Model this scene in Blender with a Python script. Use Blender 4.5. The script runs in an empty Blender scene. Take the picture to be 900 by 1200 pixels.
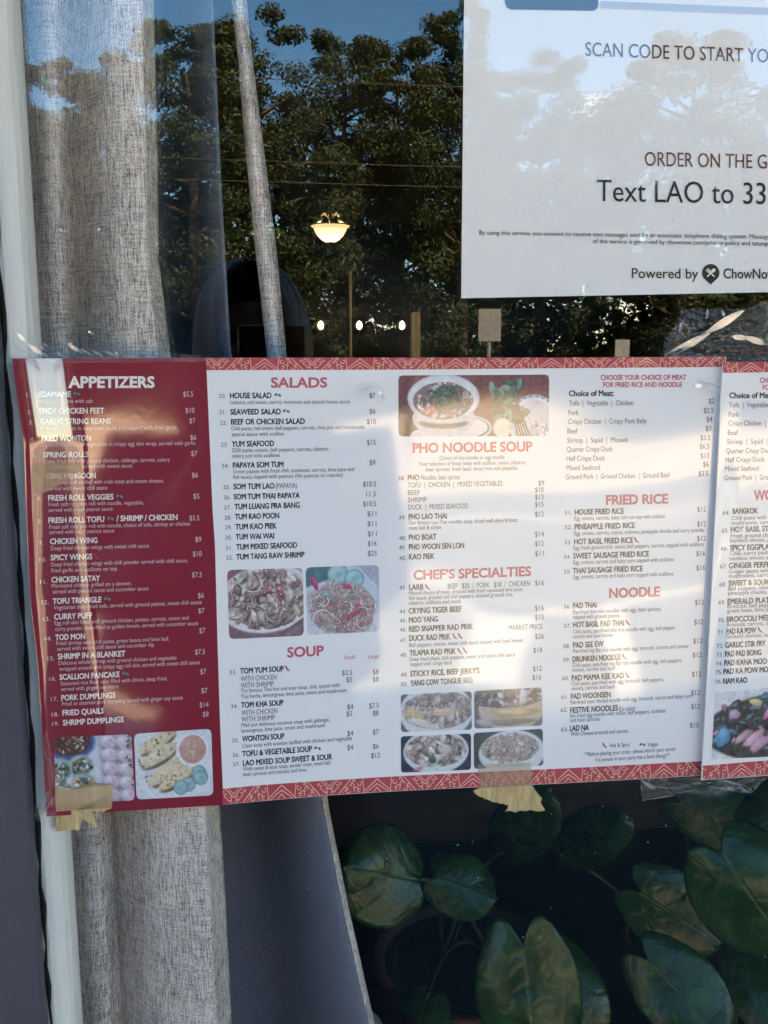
import bpy, math, random
import numpy as np
from mathutils import Vector, Matrix

# ------------------------------------------------------------------ camera, sky, sun, exposure
S = bpy.context.scene
COL = S.collection
F, W0, H0 = 1100.0, 900.0, 1200.0          # focal length and frame of the photograph, in its pixels
PITCH, YAW = math.radians(9.8), math.radians(6.7)
CAM = Vector((0.0, -0.5, 1.45))
cam = bpy.data.cameras.new('camera')
cam_o = bpy.data.objects.new('camera', cam)
COL.objects.link(cam_o)
cam_o.location = CAM
cam_o.rotation_euler = (math.pi/2 - PITCH, 0, -YAW)
cam.sensor_fit = 'HORIZONTAL'; cam.sensor_width = 36; cam.lens = 36*F/W0
cam.clip_start = 0.01; cam.clip_end = 3000
S.camera = cam_o
ROT = Matrix.Rotation(-YAW, 3, 'Z') @ Matrix.Rotation(math.pi/2 - PITCH, 3, 'X')

SUN_EL, SUN_ROT = math.radians(54), math.radians(35)
world = bpy.data.worlds.new('World'); S.world = world
world.use_nodes = True
wn, wl = world.node_tree.nodes, world.node_tree.links
bg = wn['Background']
sky = wn.new('ShaderNodeTexSky'); sky.sky_type = 'NISHITA'; sky.sun_disc = False
sky.sun_elevation = SUN_EL; sky.sun_rotation = SUN_ROT; sky.air_density = 0.6; sky.dust_density = 0.1; sky.ozone_density = 3.0
tc = wn.new('ShaderNodeTexCoord'); mp = wn.new('ShaderNodeMapping'); mp.inputs['Scale'].default_value = (1.0, 1.0, 3.2)
cn = wn.new('ShaderNodeTexNoise'); cn.inputs['Scale'].default_value = 2.6; cn.inputs['Detail'].default_value = 9; cn.inputs['Roughness'].default_value = 0.56
cr = wn.new('ShaderNodeValToRGB'); cr.color_ramp.elements[0].position = 0.63; cr.color_ramp.elements[1].position = 0.76
cm = wn.new('ShaderNodeMixRGB'); cm.inputs['Color2'].default_value = (11.5, 11.6, 12.0, 1)
wl.new(tc.outputs['Generated'], mp.inputs['Vector']); wl.new(mp.outputs['Vector'], cn.inputs['Vector'])
wl.new(cn.outputs['Fac'], cr.inputs['Fac']); wl.new(cr.outputs['Color'], cm.inputs['Fac'])
hs = wn.new('ShaderNodeHueSaturation'); hs.inputs['Saturation'].default_value = 1.3; wl.new(sky.outputs['Color'], hs.inputs['Color']); wl.new(hs.outputs['Color'], cm.inputs['Color1']); wl.new(cm.outputs['Color'], bg.inputs['Color'])
bg.inputs['Strength'].default_value = 0.15

sun_dir = Vector((math.sin(SUN_ROT)*math.cos(SUN_EL), math.cos(SUN_ROT)*math.cos(SUN_EL), math.sin(SUN_EL)))
sl = bpy.data.lights.new('sun', 'SUN'); sl.energy = 4.2; sl.angle = math.radians(0.5); sl.color = (1.0, 0.95, 0.87)
so = bpy.data.objects.new('sun', sl); COL.objects.link(so)
so.rotation_euler = sun_dir.to_track_quat('Z', 'Y').to_euler(); so.location = (5, 8, 12)

S.view_settings.view_transform = 'Standard'; S.view_settings.look = 'None'
S.view_settings.exposure = 3.12; S.view_settings.gamma = 1.0
S.view_settings.use_white_balance = True; S.view_settings.white_balance_temperature = 13000; S.view_settings.white_balance_tint = 10
S.cycles.use_denoising = True
S.cycles.max_bounces = 10; S.cycles.transparent_max_bounces = 24; S.cycles.glossy_bounces = 4
S.cycles.caustics_reflective = False; S.cycles.caustics_refractive = False

# ------------------------------------------------------------------ geometry helpers
def ray(px, py):
    return ROT @ Vector(((px-W0/2)/F, -(py-H0/2)/F, -1.0))
def U(px, py, Y=0.0):                         # point of the plane y = Y seen at that place of the photograph
    d = ray(px, py); t = (Y - CAM.y)/d.y
    return CAM + d*t
def RF(px, py, dist):                         # point of the outdoor plane y = -dist mirrored by the window at that place
    d = ray(px, py); t = (dist - CAM.y)/d.y
    p = CAM + d*t
    return Vector((p.x, -dist, p.z))
def lerp(a, b, t): return a + (b-a)*t
def pl(pts, v, i=1, o=0):                     # polyline lookup: value of column o at pts[.][i] = v
    if v <= pts[0][i]:
        a, b = pts[0], pts[1]
    elif v >= pts[-1][i]:
        a, b = pts[-2], pts[-1]
    else:
        for a, b in zip(pts, pts[1:]):
            if a[i] <= v <= b[i]: break
    return lerp(a[o], b[o], (v-a[i])/(b[i]-a[i]))
def smooth(t):
    t = max(0.0, min(1.0, t)); return t*t*(3-2*t)

class MB:
    def __init__(s): s.v = []; s.f = []; s.uv = []
    def add(s, vs, fs):
        n = len(s.v); s.v.extend(tuple(v) for v in vs); s.f.extend(tuple(i+n for i in f) for f in fs); return s
    def box(s, x0, x1, y0, y1, z0, z1):
        return s.add([(x0,y0,z0),(x1,y0,z0),(x1,y1,z0),(x0,y1,z0),(x0,y0,z1),(x1,y0,z1),(x1,y1,z1),(x0,y1,z1)],
                     [(0,3,2,1),(4,5,6,7),(0,1,5,4),(1,2,6,5),(2,3,7,6),(3,0,4,7)])
    def tube(s, pts, rad, n=8, cap=True):
        pts = [Vector(p) for p in pts]; rads = rad if isinstance(rad, (list, tuple)) else [rad]*len(pts)
        vs, fs = [], []; up = None
        for i, p in enumerate(pts):
            t = (pts[min(i+1, len(pts)-1)] - pts[max(i-1, 0)]).normalized()
            if up is None: up = t.orthogonal().normalized()
            up = (up - t*up.dot(t)).normalized(); b = t.cross(up)
            for k in range(n):
                a = 2*math.pi*k/n; vs.append(p + (up*math.cos(a) + b*math.sin(a))*rads[i])
        for i in range(len(pts)-1):
            for k in range(n):
                fs.append((i*n+k, i*n+(k+1)%n, (i+1)*n+(k+1)%n, (i+1)*n+k))
        if cap:
            fs.append(tuple(range(n-1, -1, -1))); fs.append(tuple((len(pts)-1)*n+k for k in range(n)))
        return s.add(vs, fs)
    def lathe(s, prof, c, n=32, axis='z'):
        vs, fs = [], []
        for r, h in prof:
            for k in range(n):
                a = 2*math.pi*k/n
                if axis == 'z': vs.append((c[0]+r*math.cos(a), c[1]+r*math.sin(a), c[2]+h))
                else: vs.append((c[0]+r*math.cos(a), c[1]-h, c[2]+r*math.sin(a)))
        for i in range(len(prof)-1):
            for k in range(n):
                fs.append((i*n+k, i*n+(k+1)%n, (i+1)*n+(k+1)%n, (i+1)*n+k))
        return s.add(vs, fs)
    def grid(s, fn, nu, nv):
        vs = [fn(i/nu, j/nv) for j in range(nv+1) for i in range(nu+1)]
        fs = [(j*(nu+1)+i, j*(nu+1)+i+1, (j+1)*(nu+1)+i+1, (j+1)*(nu+1)+i) for j in range(nv) for i in range(nu)]
        return s.add(vs, fs)
    def build(s, name, m, parent=None, base=None, smooth_=False, loc=None):
        """base: world point that becomes the local origin (default: the parent's location)"""
        b = Vector(base) if base is not None else (parent_base(parent) if parent else Vector((0,0,0)))
        me = bpy.data.meshes.new(name)
        me.from_pydata([(x-b.x, y-b.y, z-b.z) for x, y, z in s.v], [], s.f)
        if m: me.materials.append(m)
        if smooth_: me.polygons.foreach_set('use_smooth', [True]*len(me.polygons))
        me.update()
        o = bpy.data.objects.new(name, me); COL.objects.link(o)
        if parent: o.parent = parent
        else: o.location = b
        return o
def parent_base(p):
    v = Vector((0,0,0))
    while p: v += p.location; p = p.parent
    return v
def tag(o, label=None, cat=None, group=None, kind=None):
    if label: o['label'] = label
    if cat: o['category'] = cat
    if group: o['group'] = group
    if kind: o['kind'] = kind
    return o
def thing(name, label, cat, loc, group=None):
    o = bpy.data.objects.new(name, None); COL.objects.link(o); o.location = loc; o.empty_display_size = 0.05
    return tag(o, label, cat, group)
def mod(o, kind, **kw):
    m = o.modifiers.new(kind.lower(), kind)
    for k, v in kw.items(): setattr(m, k, v)
    return o
def solid(o, t, off=-1.0): return mod(o, 'SOLIDIFY', thickness=t, offset=off)
def bevel(o, w, seg=2): return mod(o, 'BEVEL', width=w, segments=seg, limit_method='ANGLE')

# ------------------------------------------------------------------ materials
def srgb(r, g, b, k=1.0):
    f = lambda c: (c/255/12.92 if c <= 10.3 else ((c/255+0.055)/1.055)**2.4)*k
    return (f(r), f(g), f(b), 1)
MATS = {}
def mat(name, color=(0.5,0.5,0.5,1), rough=0.6, spec=0.4, metal=0.0, coat=0.0, coat_r=0.05, var=0.0, vscale=8.0, bump=0.0, bscale=40.0, stretch=None, attr=None, coatbump=False, alpha=1.0):
    m = bpy.data.materials.new(name); m.use_nodes = True; MATS[name] = m
    n, l = m.node_tree.nodes, m.node_tree.links; p = n['Principled BSDF']
    if len(color) == 3: color = (*color, 1)
    p.inputs['Base Color'].default_value = color; p.inputs['Roughness'].default_value = rough
    p.inputs['Specular IOR Level'].default_value = spec; p.inputs['Metallic'].default_value = metal
    p.inputs['Coat Weight'].default_value = coat; p.inputs['Coat IOR'].default_value = 1.88 if coatbump else 1.5; p.inputs['Coat Roughness'].default_value = coat_r; p.inputs['Alpha'].default_value = alpha
    co = n.new('ShaderNodeTexCoord'); src = co.outputs['Object']
    if stretch:
        mm = n.new('ShaderNodeMapping'); mm.inputs['Scale'].default_value = stretch; l.new(src, mm.inputs['Vector']); src = mm.outputs['Vector']
    if attr:
        a = n.new('ShaderNodeAttribute'); a.attribute_name = attr; l.new(a.outputs['Color'], p.inputs['Base Color'])
    elif var:
        t = n.new('ShaderNodeTexNoise'); t.inputs['Scale'].default_value = vscale; t.inputs['Detail'].default_value = 6; t.inputs['Roughness'].default_value = 0.65
        l.new(src, t.inputs['Vector'])
        mr = n.new('ShaderNodeMapRange'); mr.inputs['From Min'].default_value = 0.3; mr.inputs['From Max'].default_value = 0.7
        mr.inputs['To Min'].default_value = 1-var; mr.inputs['To Max'].default_value = 1+var
        l.new(t.outputs['Fac'], mr.inputs['Value'])
        vm = n.new('ShaderNodeVectorMath'); vm.operation = 'SCALE'; vm.inputs[0].default_value = color[:3]
        l.new(mr.outputs['Result'], vm.inputs['Scale']); l.new(vm.outputs['Vector'], p.inputs['Base Color'])
    if bump:
        t2 = n.new('ShaderNodeTexNoise'); t2.inputs['Scale'].default_value = bscale; t2.inputs['Detail'].default_value = 5
        l.new(src, t2.inputs['Vector'])
        b = n.new('ShaderNodeBump'); b.inputs['Strength'].default_value = bump; b.inputs['Distance'].default_value = 0.01
        l.new(t2.outputs['Fac'], b.inputs['Height']); l.new(b.outputs['Normal'], p.inputs['Normal'])
    if coatbump:                                # gentle waves and creases of the plastic film over the print
        g = n.new('ShaderNodeNewGeometry')
        a1 = n.new('ShaderNodeTexNoise'); a1.inputs['Scale'].default_value = 9; a1.inputs['Detail'].default_value = 2.0
        a2 = n.new('ShaderNodeTexNoise'); a2.inputs['Scale'].default_value = 90; a2.inputs['Detail'].default_value = 3.0; a2.inputs['Distortion'].default_value = 1.5
        l.new(g.outputs['Position'], a1.inputs['Vector']); l.new(g.outputs['Position'], a2.inputs['Vector'])
        b1 = n.new('ShaderNodeBump'); b1.inputs['Strength'].default_value = 1.0; b1.inputs['Distance'].default_value = 0.00035
        b2 = n.new('ShaderNodeBump'); b2.inputs['Strength'].default_value = 1.0; b2.inputs['Distance'].default_value = 0.000012
        l.new(a1.outputs['Fac'], b1.inputs['Height']); l.new(a2.outputs['Fac'], b2.inputs['Height'])
        l.new(b1.outputs['Normal'], b2.inputs['Normal']); l.new(b2.outputs['Normal'], p.inputs['Coat Normal'])
    return m
def clear_mat(name, f0=0.045, rough=0.0, bump=0.0, bscale=30, haze=0.0, tint=(1,1,1,1), distort=0.0, hazecol=(0.8,0.82,0.85,1)):
    """thin clear sheet: Schlick mirror over straight-through transparency, optionally a little milky"""
    m = bpy.data.materials.new(name); m.use_nodes = True; n, l = m.node_tree.nodes, m.node_tree.links
    n.remove(n['Principled BSDF']); out = n['Material Output']
    lw = n.new('ShaderNodeLayerWeight'); lw.inputs['Blend'].default_value = 0.5
    pw = n.new('ShaderNodeMath'); pw.operation = 'POWER'; pw.inputs[1].default_value = 5
    mr = n.new('ShaderNodeMapRange'); mr.inputs['To Min'].default_value = f0; mr.inputs['To Max'].default_value = 1.0
    l.new(lw.outputs['Facing'], pw.inputs[0]); l.new(pw.outputs[0], mr.inputs['Value'])
    tr = n.new('ShaderNodeBsdfTransparent'); tr.inputs['Color'].default_value = tint
    gl = n.new('ShaderNodeBsdfGlossy'); gl.inputs['Roughness'].default_value = rough; gl.inputs['Color'].default_value = (1,1,1,1)
    mx = n.new('ShaderNodeMixShader'); l.new(mr.outputs['Result'], mx.inputs['Fac']); l.new(tr.outputs[0], mx.inputs[1]); l.new(gl.outputs[0], mx.inputs[2])
    if bump:
        g = n.new('ShaderNodeNewGeometry'); t = n.new('ShaderNodeTexNoise'); t.inputs['Scale'].default_value = bscale; t.inputs['Detail'].default_value = 2; t.inputs['Distortion'].default_value = distort
        l.new(g.outputs['Position'], t.inputs['Vector']); b = n.new('ShaderNodeBump'); b.inputs['Distance'].default_value = bump
        l.new(t.outputs['Fac'], b.inputs['Height']); l.new(b.outputs['Normal'], gl.inputs['Normal'])
    end = mx
    if haze:
        df = n.new('ShaderNodeBsdfDiffuse'); df.inputs['Color'].default_value = hazecol
        m2 = n.new('ShaderNodeMixShader'); m2.inputs['Fac'].default_value = haze; l.new(mx.outputs[0], m2.inputs[1]); l.new(df.outputs[0], m2.inputs[2]); end = m2
    l.new(end.outputs[0], out.inputs['Surface'])
    return m
def lamp_mat(name, col, strength):
    m = bpy.data.materials.new(name); m.use_nodes = True; n, l = m.node_tree.nodes, m.node_tree.links
    p = n['Principled BSDF']; p.inputs['Base Color'].default_value = (0.7,0.6,0.42,1); p.inputs['Roughness'].default_value = 0.4
    p.inputs['Emission Color'].default_value = col; p.inputs['Emission Strength'].default_value = strength
    t = n.new('ShaderNodeTexNoise'); t.inputs['Scale'].default_value = 18; t.inputs['Detail'].default_value = 4
    co = n.new('ShaderNodeTexCoord'); l.new(co.outputs['Object'], t.inputs['Vector'])
    mr = n.new('ShaderNodeMapRange'); mr.inputs['To Min'].default_value = strength*0.75; mr.inputs['To Max'].default_value = strength*1.25
    l.new(t.outputs['Fac'], mr.inputs['Value']); l.new(mr.outputs['Result'], p.inputs['Emission Strength'])
    return m
def weave_mat(name, dark, light, sx, sz, rough=0.9):
    m = bpy.data.materials.new(name); m.use_nodes = True; n, l = m.node_tree.nodes, m.node_tree.links; p = n['Principled BSDF']
    p.inputs['Roughness'].default_value = rough; p.inputs['Specular IOR Level'].default_value = 0.1
    co = n.new('ShaderNodeTexCoord')
    def nz(scale, det=2.0, rgh=0.6):
        mm = n.new('ShaderNodeMapping'); mm.inputs['Scale'].default_value = scale; l.new(co.outputs['Object'], mm.inputs['Vector'])
        t = n.new('ShaderNodeTexNoise'); t.inputs['Scale'].default_value = 1.0; t.inputs['Detail'].default_value = det; t.inputs['Roughness'].default_value = rgh
        l.new(mm.outputs['Vector'], t.inputs['Vector']); return t.outputs['Fac']
    def ma(op, a, b):
        q = n.new('ShaderNodeMath'); q.operation = op
        for i, x in enumerate((a, b)):
            if isinstance(x, (int, float)): q.inputs[i].default_value = x
            else: l.new(x, q.inputs[i])
        return q.outputs[0]
    warp = nz((sx, sx*0.4, sz*0.07)); weft = nz((sx*0.06, sx*0.02, sz)); fine = nz((sx*0.9, sx*0.3, sz*0.9), 1.0); big = nz((60, 20, 9), 3)
    h = ma('ADD', ma('ADD', ma('MULTIPLY', warp, 0.48), ma('MULTIPLY', weft, 0.24)), ma('ADD', ma('MULTIPLY', fine, 0.38), ma('MULTIPLY', big, 0.18)))
    r = n.new('ShaderNodeValToRGB'); r.color_ramp.elements[0].position = 0.52; r.color_ramp.elements[0].color = dark
    r.color_ramp.elements[1].position = 0.71; r.color_ramp.elements[1].color = light
    l.new(h, r.inputs['Fac']); l.new(r.outputs['Color'], p.inputs['Base Color'])
    b = n.new('ShaderNodeBump'); b.inputs['Distance'].default_value = 0.00007; l.new(h, b.inputs['Height']); l.new(b.outputs['Normal'], p.inputs['Normal'])
    return m

PR = dict(rough=0.5, spec=0.2, coat=1.0, coat_r=0.06, coatbump=True)
M_paper = mat('white_paper', srgb(240,238,238), **PR)
M_maroon = mat('maroon_print', srgb(146,35,54), **PR)
M_red = mat('border_red', srgb(204,76,88), **PR)
M_cream = mat('border_cream', srgb(244,196,168), **PR)
M_txtw = mat('white_print', srgb(238,232,228), **PR)
M_txtk = mat('black_print', srgb(38,34,36), **PR)
M_txtg = mat('grey_print', srgb(92,88,90), **PR)
M_txtr = mat('pink_print', srgb(220,98,112), **PR)
M_txtd = mat('pale_print', srgb(222,190,192), **PR)
M_chili = mat('chili_print', srgb(205,60,80), **PR)
M_leafi = mat('teal_print', srgb(50,135,130), **PR)
M_photo = mat('photo_print', attr='Col', **PR)
M_glass = clear_mat('window_glass', f0=0.060, bump=0.0001, bscale=3)
def add_dust(m):
    n, l = m.node_tree.nodes, m.node_tree.links; out = n['Material Output']; src = out.inputs['Surface'].links[0].from_socket
    g = n.new('ShaderNodeNewGeometry')
    def ma(op, a, b=0.0):
        q = n.new('ShaderNodeMath'); q.operation = op
        for i, x in enumerate((a, b)):
            if isinstance(x, (int, float)): q.inputs[i].default_value = x
            else: l.new(x, q.inputs[i])
        return q.outputs[0]
    tot = None
    for sc, rad, keep, amt in ((70, .030, .30, .55), (190, .045, .18, .35)):
        v = n.new('ShaderNodeTexVoronoi'); v.inputs['Scale'].default_value = sc; l.new(g.outputs['Position'], v.inputs['Vector'])
        sp = n.new('ShaderNodeSeparateColor'); l.new(v.outputs['Color'], sp.inputs[0])
        a = ma('MULTIPLY', ma('MULTIPLY', ma('LESS_THAN', v.outputs['Distance'], rad), ma('LESS_THAN', sp.outputs[0], keep)), amt)
        tot = a if tot is None else ma('ADD', tot, a)
    sm = n.new('ShaderNodeTexNoise'); sm.inputs['Scale'].default_value = 6; sm.inputs['Detail'].default_value = 7; sm.inputs['Distortion'].default_value = 1.2; l.new(g.outputs['Position'], sm.inputs['Vector'])
    tot = ma('ADD', tot, ma('MULTIPLY', ma('MAXIMUM', ma('SUBTRACT', sm.outputs['Fac'], .52), 0.0), .05))
    d = n.new('ShaderNodeBsdfDiffuse'); d.inputs['Color'].default_value = (.7,.68,.64,1); mx = n.new('ShaderNodeMixShader')
    l.new(tot, mx.inputs['Fac']); l.new(src, mx.inputs[1]); l.new(d.outputs[0], mx.inputs[2]); l.new(mx.outputs[0], out.inputs['Surface'])
add_dust(M_glass)
M_film = clear_mat('clear_tape', f0=0.06, rough=0.08, bump=0.004, bscale=120, haze=0.02, distort=2.0)
M_crease_glint = clear_mat('tape_crease_glint', f0=0.22, rough=0.15, haze=0.22, hazecol=(0.75,0.82,0.92,1))  # pale blue milkiness stands in for sky glints along the tape ridges
M_frame = mat('white_painted_wood', srgb(222,222,218), rough=0.5, var=0.10, vscale=14, bump=0.25, bscale=160, stretch=(1,1,0.2))
M_slate = mat('slate_painted_board', srgb(72,74,84), rough=0.6, var=0.12, vscale=40, bump=0.25, bscale=200, stretch=(1,1,0.15))
M_gap = mat('black_gap', (0.006,0.006,0.007,1), rough=0.9)
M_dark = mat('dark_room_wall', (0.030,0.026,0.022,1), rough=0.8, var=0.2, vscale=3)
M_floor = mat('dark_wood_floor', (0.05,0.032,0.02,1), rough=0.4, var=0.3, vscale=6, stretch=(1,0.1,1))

# ------------------------------------------------------------------ the building, its window and its dark room
XL = U(46, 600, -0.02).x           # inner (glass) side of the left jamb
XT = U(8.5, 600, -0.034).x         # edge of the slate trim
XR = 1.55; Z0, Z1 = 0.60, 2.30; WH = 4.0
b = thing('restaurant_building', 'slate painted restaurant facade around the white window, with its dark dining room', 'building', (0.3, 0.1, 0))
w = MB()
JL = XT - 0.004
w.box(-7, JL-0.03, -0.02, 0.16, -0.14, WH); w.box(XR+0.09, 9, -0.02, 0.16, -0.14, WH)
w.box(JL-0.03, XR+0.09, -0.02, 0.16, Z1+0.07, WH); w.box(JL-0.03, XR+0.09, -0.02, 0.16, -0.14, Z0-0.05)
w.build('wall', M_slate, b)
tr_ = MB().box(XT-0.095, XT, -0.034, -0.021, 0.2, 2.6).build('trim_board', M_slate, b); bevel(tr_, 0.003)
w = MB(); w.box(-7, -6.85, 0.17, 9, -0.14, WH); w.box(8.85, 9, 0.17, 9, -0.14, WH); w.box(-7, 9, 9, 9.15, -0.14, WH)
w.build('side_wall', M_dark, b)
MB().box(-7.1, 9.1, -0.95, 9.3, WH+0.004, WH+0.12).build('roof', M_slate, b)  # front overhang added, out of view, to shade the ground outside
MB().box(-6.9, 8.9, -1.42, -0.021, 2.80, 2.90).build('added_canopy', M_slate, b)  # unseen canopy, added to keep high sky light off the window
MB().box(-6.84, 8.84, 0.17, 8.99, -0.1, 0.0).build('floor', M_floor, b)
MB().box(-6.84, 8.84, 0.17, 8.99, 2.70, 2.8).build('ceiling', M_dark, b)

wd = thing('shop_window', 'white painted wooden window frame holding one large clear pane', 'window', ((XL+XR)/2, 0, Z0))
def jamb(x0, x1, flip=1):          # moulded upright: flat face, chamfer and a step down to the glass
    m = MB(); e = 0.010*flip
    prof = [(x0, 0.006), (x0, -0.020), (x1-e*0.9, -0.020), (x1-e*0.55, -0.0185), (x1-e*0.18, -0.0145), (x1, -0.009), (x1, 0.006)]
    vs = [(x, y, z) for z in (Z0-0.04, Z1+0.06) for x, y in prof]; n = len(prof)
    return m.add(vs, [(i, i+1, n+i+1, n+i) for i in range(n-1)])
jamb(JL-0.028, XL).build('left_jamb', M_frame, wd)
jamb(XR+0.08, XR, -1).build('right_jamb', M_frame, wd)
bevel(MB().box(XL+0.001, XR-0.001, -0.018, 0.1, Z1, Z1+0.06).build('head_rail', M_frame, wd), 0.004)
bevel(MB().box(XL+0.001, XR-0.001, -0.03, 0.1, Z0-0.04, Z0).build('sill', M_frame, wd), 0.004)
MB().tube([(XT+0.0008+0.0007*math.sin(i*2.3)*math.cos(i*0.9), -0.0215, 0.7+i*0.012) for i in range(120)], [0.0011+0.0006*math.sin(i*1.7) for i in range(120)], 6).build('caulk_gap', M_gap, wd)
bevel(MB().lathe([(0.0004,0.0006),(0.0018,0.0004),(0.0018,-0.001)], U(44,1045,-0.0204), 12, 'y').build('screw_hole', M_gap, wd), 0.0002, 1)
gm = MB().box(XL-0.004, XR+0.004, 0.0, 0.004, Z0-0.004, Z1+0.004); gm.build('glass_pane', M_glass, wd)

# ------------------------------------------------------------------ ground outside
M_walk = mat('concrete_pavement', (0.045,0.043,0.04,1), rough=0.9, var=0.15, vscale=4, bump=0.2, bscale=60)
M_asph = mat('asphalt', (0.21,0.20,0.185,1), rough=0.9, var=0.25, vscale=2.5, bump=0.3, bscale=90)
M_kerb = mat('pale_kerb_concrete', (0.52,0.42,0.34,1), rough=0.85, var=0.1, vscale=5)
M_lot = mat('pale_concrete_apron', (0.50,0.43,0.36,1), rough=0.9, var=0.2, vscale=0.8)
M_line = mat('white_road_paint', (0.60,0.59,0.57,1), rough=0.7, var=0.08, vscale=9)
M_soil = mat('ground_soil', (0.07,0.06,0.035,1), rough=1, var=0.4, vscale=0.5)
tag(MB().add([(-900,-900,-0.19),(900,-900,-0.19),(900,900,-0.19),(-900,900,-0.19)], [(0,1,2,3)]).build('ground', M_soil), kind='structure')
tag(MB().box(-40, 40, -2.95, -0.021, -0.3, 0.0).build('pavement', M_walk), kind='structure')
tag(bevel(MB().box(-40, 40, -3.24, -2.954, -0.3, 0.004).build('kerb', M_kerb), 0.02), kind='structure')
tag(MB().box(-60, 60, -10.2, -3.244, -0.4, -0.13).build('road', M_asph), kind='structure')
tag(MB().box(-60, 60, -20.5, -10.204, -0.4, -0.126).build('parking_lot', M_lot), kind='structure')
def paint(pts, label, z=-0.126):
    m = MB(); n = len(pts)
    m.add([(x, y, z) for x, y in pts] + [(x, y, z+0.003) for x, y in pts], [tuple(range(n-1,-1,-1)), tuple(range(n, 2*n))] + [(i, (i+1)%n, n+(i+1)%n, n+i) for i in range(n)])
    o = m.build('road_marking', M_line); tag(o, label, 'road marking', 'painted lines on the road', 'structure'); return o
paint([(-30,-5.42),(30,-5.42),(30,-5.22),(-30,-5.22)], 'long white line painted along the road')
paint([(-30,-7.75),(30,-7.75),(30,-7.55),(-30,-7.55)], 'second white line painted farther across the road')
def gpt(px, py):                   # where the mirrored ground at z = -0.126 shows at that place
    d = ray(px, py); t = (-0.126 - CAM.z)/d.z; p = CAM + d*t; return (p.x, -p.y)
for q, lab in ((((560,690),(604,690),(585,836),(538,836)), 'slanting parking line beside the tall sign'), (((668,696),(712,696),(772,836),(720,836)), 'parking line slanting the other way')):
    paint([gpt(*c) for c in q], lab)

# ------------------------------------------------------------------ trees across the road (the window mirrors them)
M_bark = mat('bark', (0.07,0.05,0.035,1), rough=0.95, var=0.3, vscale=9, bump=0.6, bscale=14)
def leaf_mat(name, c1, c2):
    m = bpy.data.materials.new(name); m.use_nodes = True; n, l = m.node_tree.nodes, m.node_tree.links; p = n['Principled BSDF']
    g = n.new('ShaderNodeNewGeometry'); r = n.new('ShaderNodeValToRGB')
    r.color_ramp.elements[0].color = (*c1, 1); r.color_ramp.elements[1].color = (*c2, 1)
    l.new(g.outputs['Random Per Island'], r.inputs['Fac']); l.new(r.outputs['Color'], p.inputs['Base Color'])
    p.inputs['Roughness'].default_value = 0.55; p.inputs['Specular IOR Level'].default_value = 0.35
    t = n.new('ShaderNodeBsdfTranslucent'); l.new(r.outputs['Color'], t.inputs['Color'])
    mx = n.new('ShaderNodeMixShader'); mx.inputs['Fac'].default_value = 0.25
    l.new(p.outputs[0], mx.inputs[1]); l.new(t.outputs[0], mx.inputs[2]); l.new(mx.outputs[0], n['Material Output'].inputs['Surface'])
    return m
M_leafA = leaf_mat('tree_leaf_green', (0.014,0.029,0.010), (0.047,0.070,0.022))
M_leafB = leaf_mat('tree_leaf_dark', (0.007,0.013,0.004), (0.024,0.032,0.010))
def leaf_cards(rng, clumps, per, size):
    vs, fs = [], []
    for c, r in clumps:
        for k in range(per):
            d = Vector((rng.gauss(0,1), rng.gauss(0,1), rng.gauss(0,1))).normalized()
            p = c + Vector((d.x*r[0], d.y*r[1], d.z*r[2]))*(rng.random()**0.45)
            nrm = (d + Vector((rng.gauss(0,.6), rng.gauss(0,.6), rng.gauss(0.4,.6)))).normalized()
            a = nrm.orthogonal().normalized(); a.rotate(Matrix.Rotation(rng.random()*6.3, 3, nrm)); bb = nrm.cross(a)
            L = size*rng.uniform(.6,1.3); Wd = L*rng.uniform(.35,.55); n = len(vs)
            vs += [p - a*L*.5, p + bb*Wd*.5 + nrm*L*.06, p + a*L*.5, p - bb*Wd*.5 + nrm*L*.06]
            fs.append((n, n+1, n+2, n+3))
    return vs, fs
def tree_proto(seed, hgt, rad, per=340, size=0.135):
    rng = random.Random(seed); clumps = []
    tr = MB()
    top = Vector((rng.uniform(-.3,.3), rng.uniform(-.3,.3), hgt*0.86))
    pts = [Vector((0,0,-0.2))] + [Vector((top.x*t + rng.uniform(-.12,.12), top.y*t + rng.uniform(-.12,.12), top.z*t)) for t in (.15,.35,.55,.75,1)]
    tr.tube(pts, [0.24,0.2,0.17,0.13,0.08,0.03], 9)
    for k in range(15):
        t = rng.uniform(.22,.93); p0 = Vector((top.x*t, top.y*t, top.z*t)); a = rng.random()*6.3
        env = rad*math.sqrt(max(.12, 1-((t-.5)/.55)**2)); e = p0 + Vector((math.cos(a)*env*.85, math.sin(a)*env*.85, rng.uniform(.3,1.0)))
        tr.tube([p0, lerp(p0,e,.5)+Vector((0,0,.15)), e], [0.06,0.04,0.015], 5)
        clumps.append((e, (rng.uniform(.5,.85), rng.uniform(.5,.85), rng.uniform(.35,.6))))
    for k in range(95):
        z = rng.uniform(.14, 1.0)*hgt; t = z/hgt; env = rad*math.sqrt(max(.03, 1-((t-.5)/.52)**2))
        a = rng.random()*6.3; rr = env*math.sqrt(rng.uniform(.15,1))
        s = rng.uniform(.35,.85)*(0.6 if t > .88 else 1)
        clumps.append((Vector((math.cos(a)*rr+top.x*t, math.sin(a)*rr+top.y*t, z-s*.5)), (s, s, s*.65)))
    vs, fs = leaf_cards(rng, clumps, per, size)
    return tr, (vs, fs)
PROT = [tree_proto(11, 11, 2.3), tree_proto(23, 11, 2.0), tree_proto(37, 11, 2.6)]
TM = []
for i, (tr, (vs, fs)) in enumerate(PROT):
    a = tr.build('trunk', M_bark); c = MB().add(vs, fs).build('crown', M_leafA)
    TM.append((a.data, c.data)); bpy.data.objects.remove(a); bpy.data.objects.remove(c)
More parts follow.
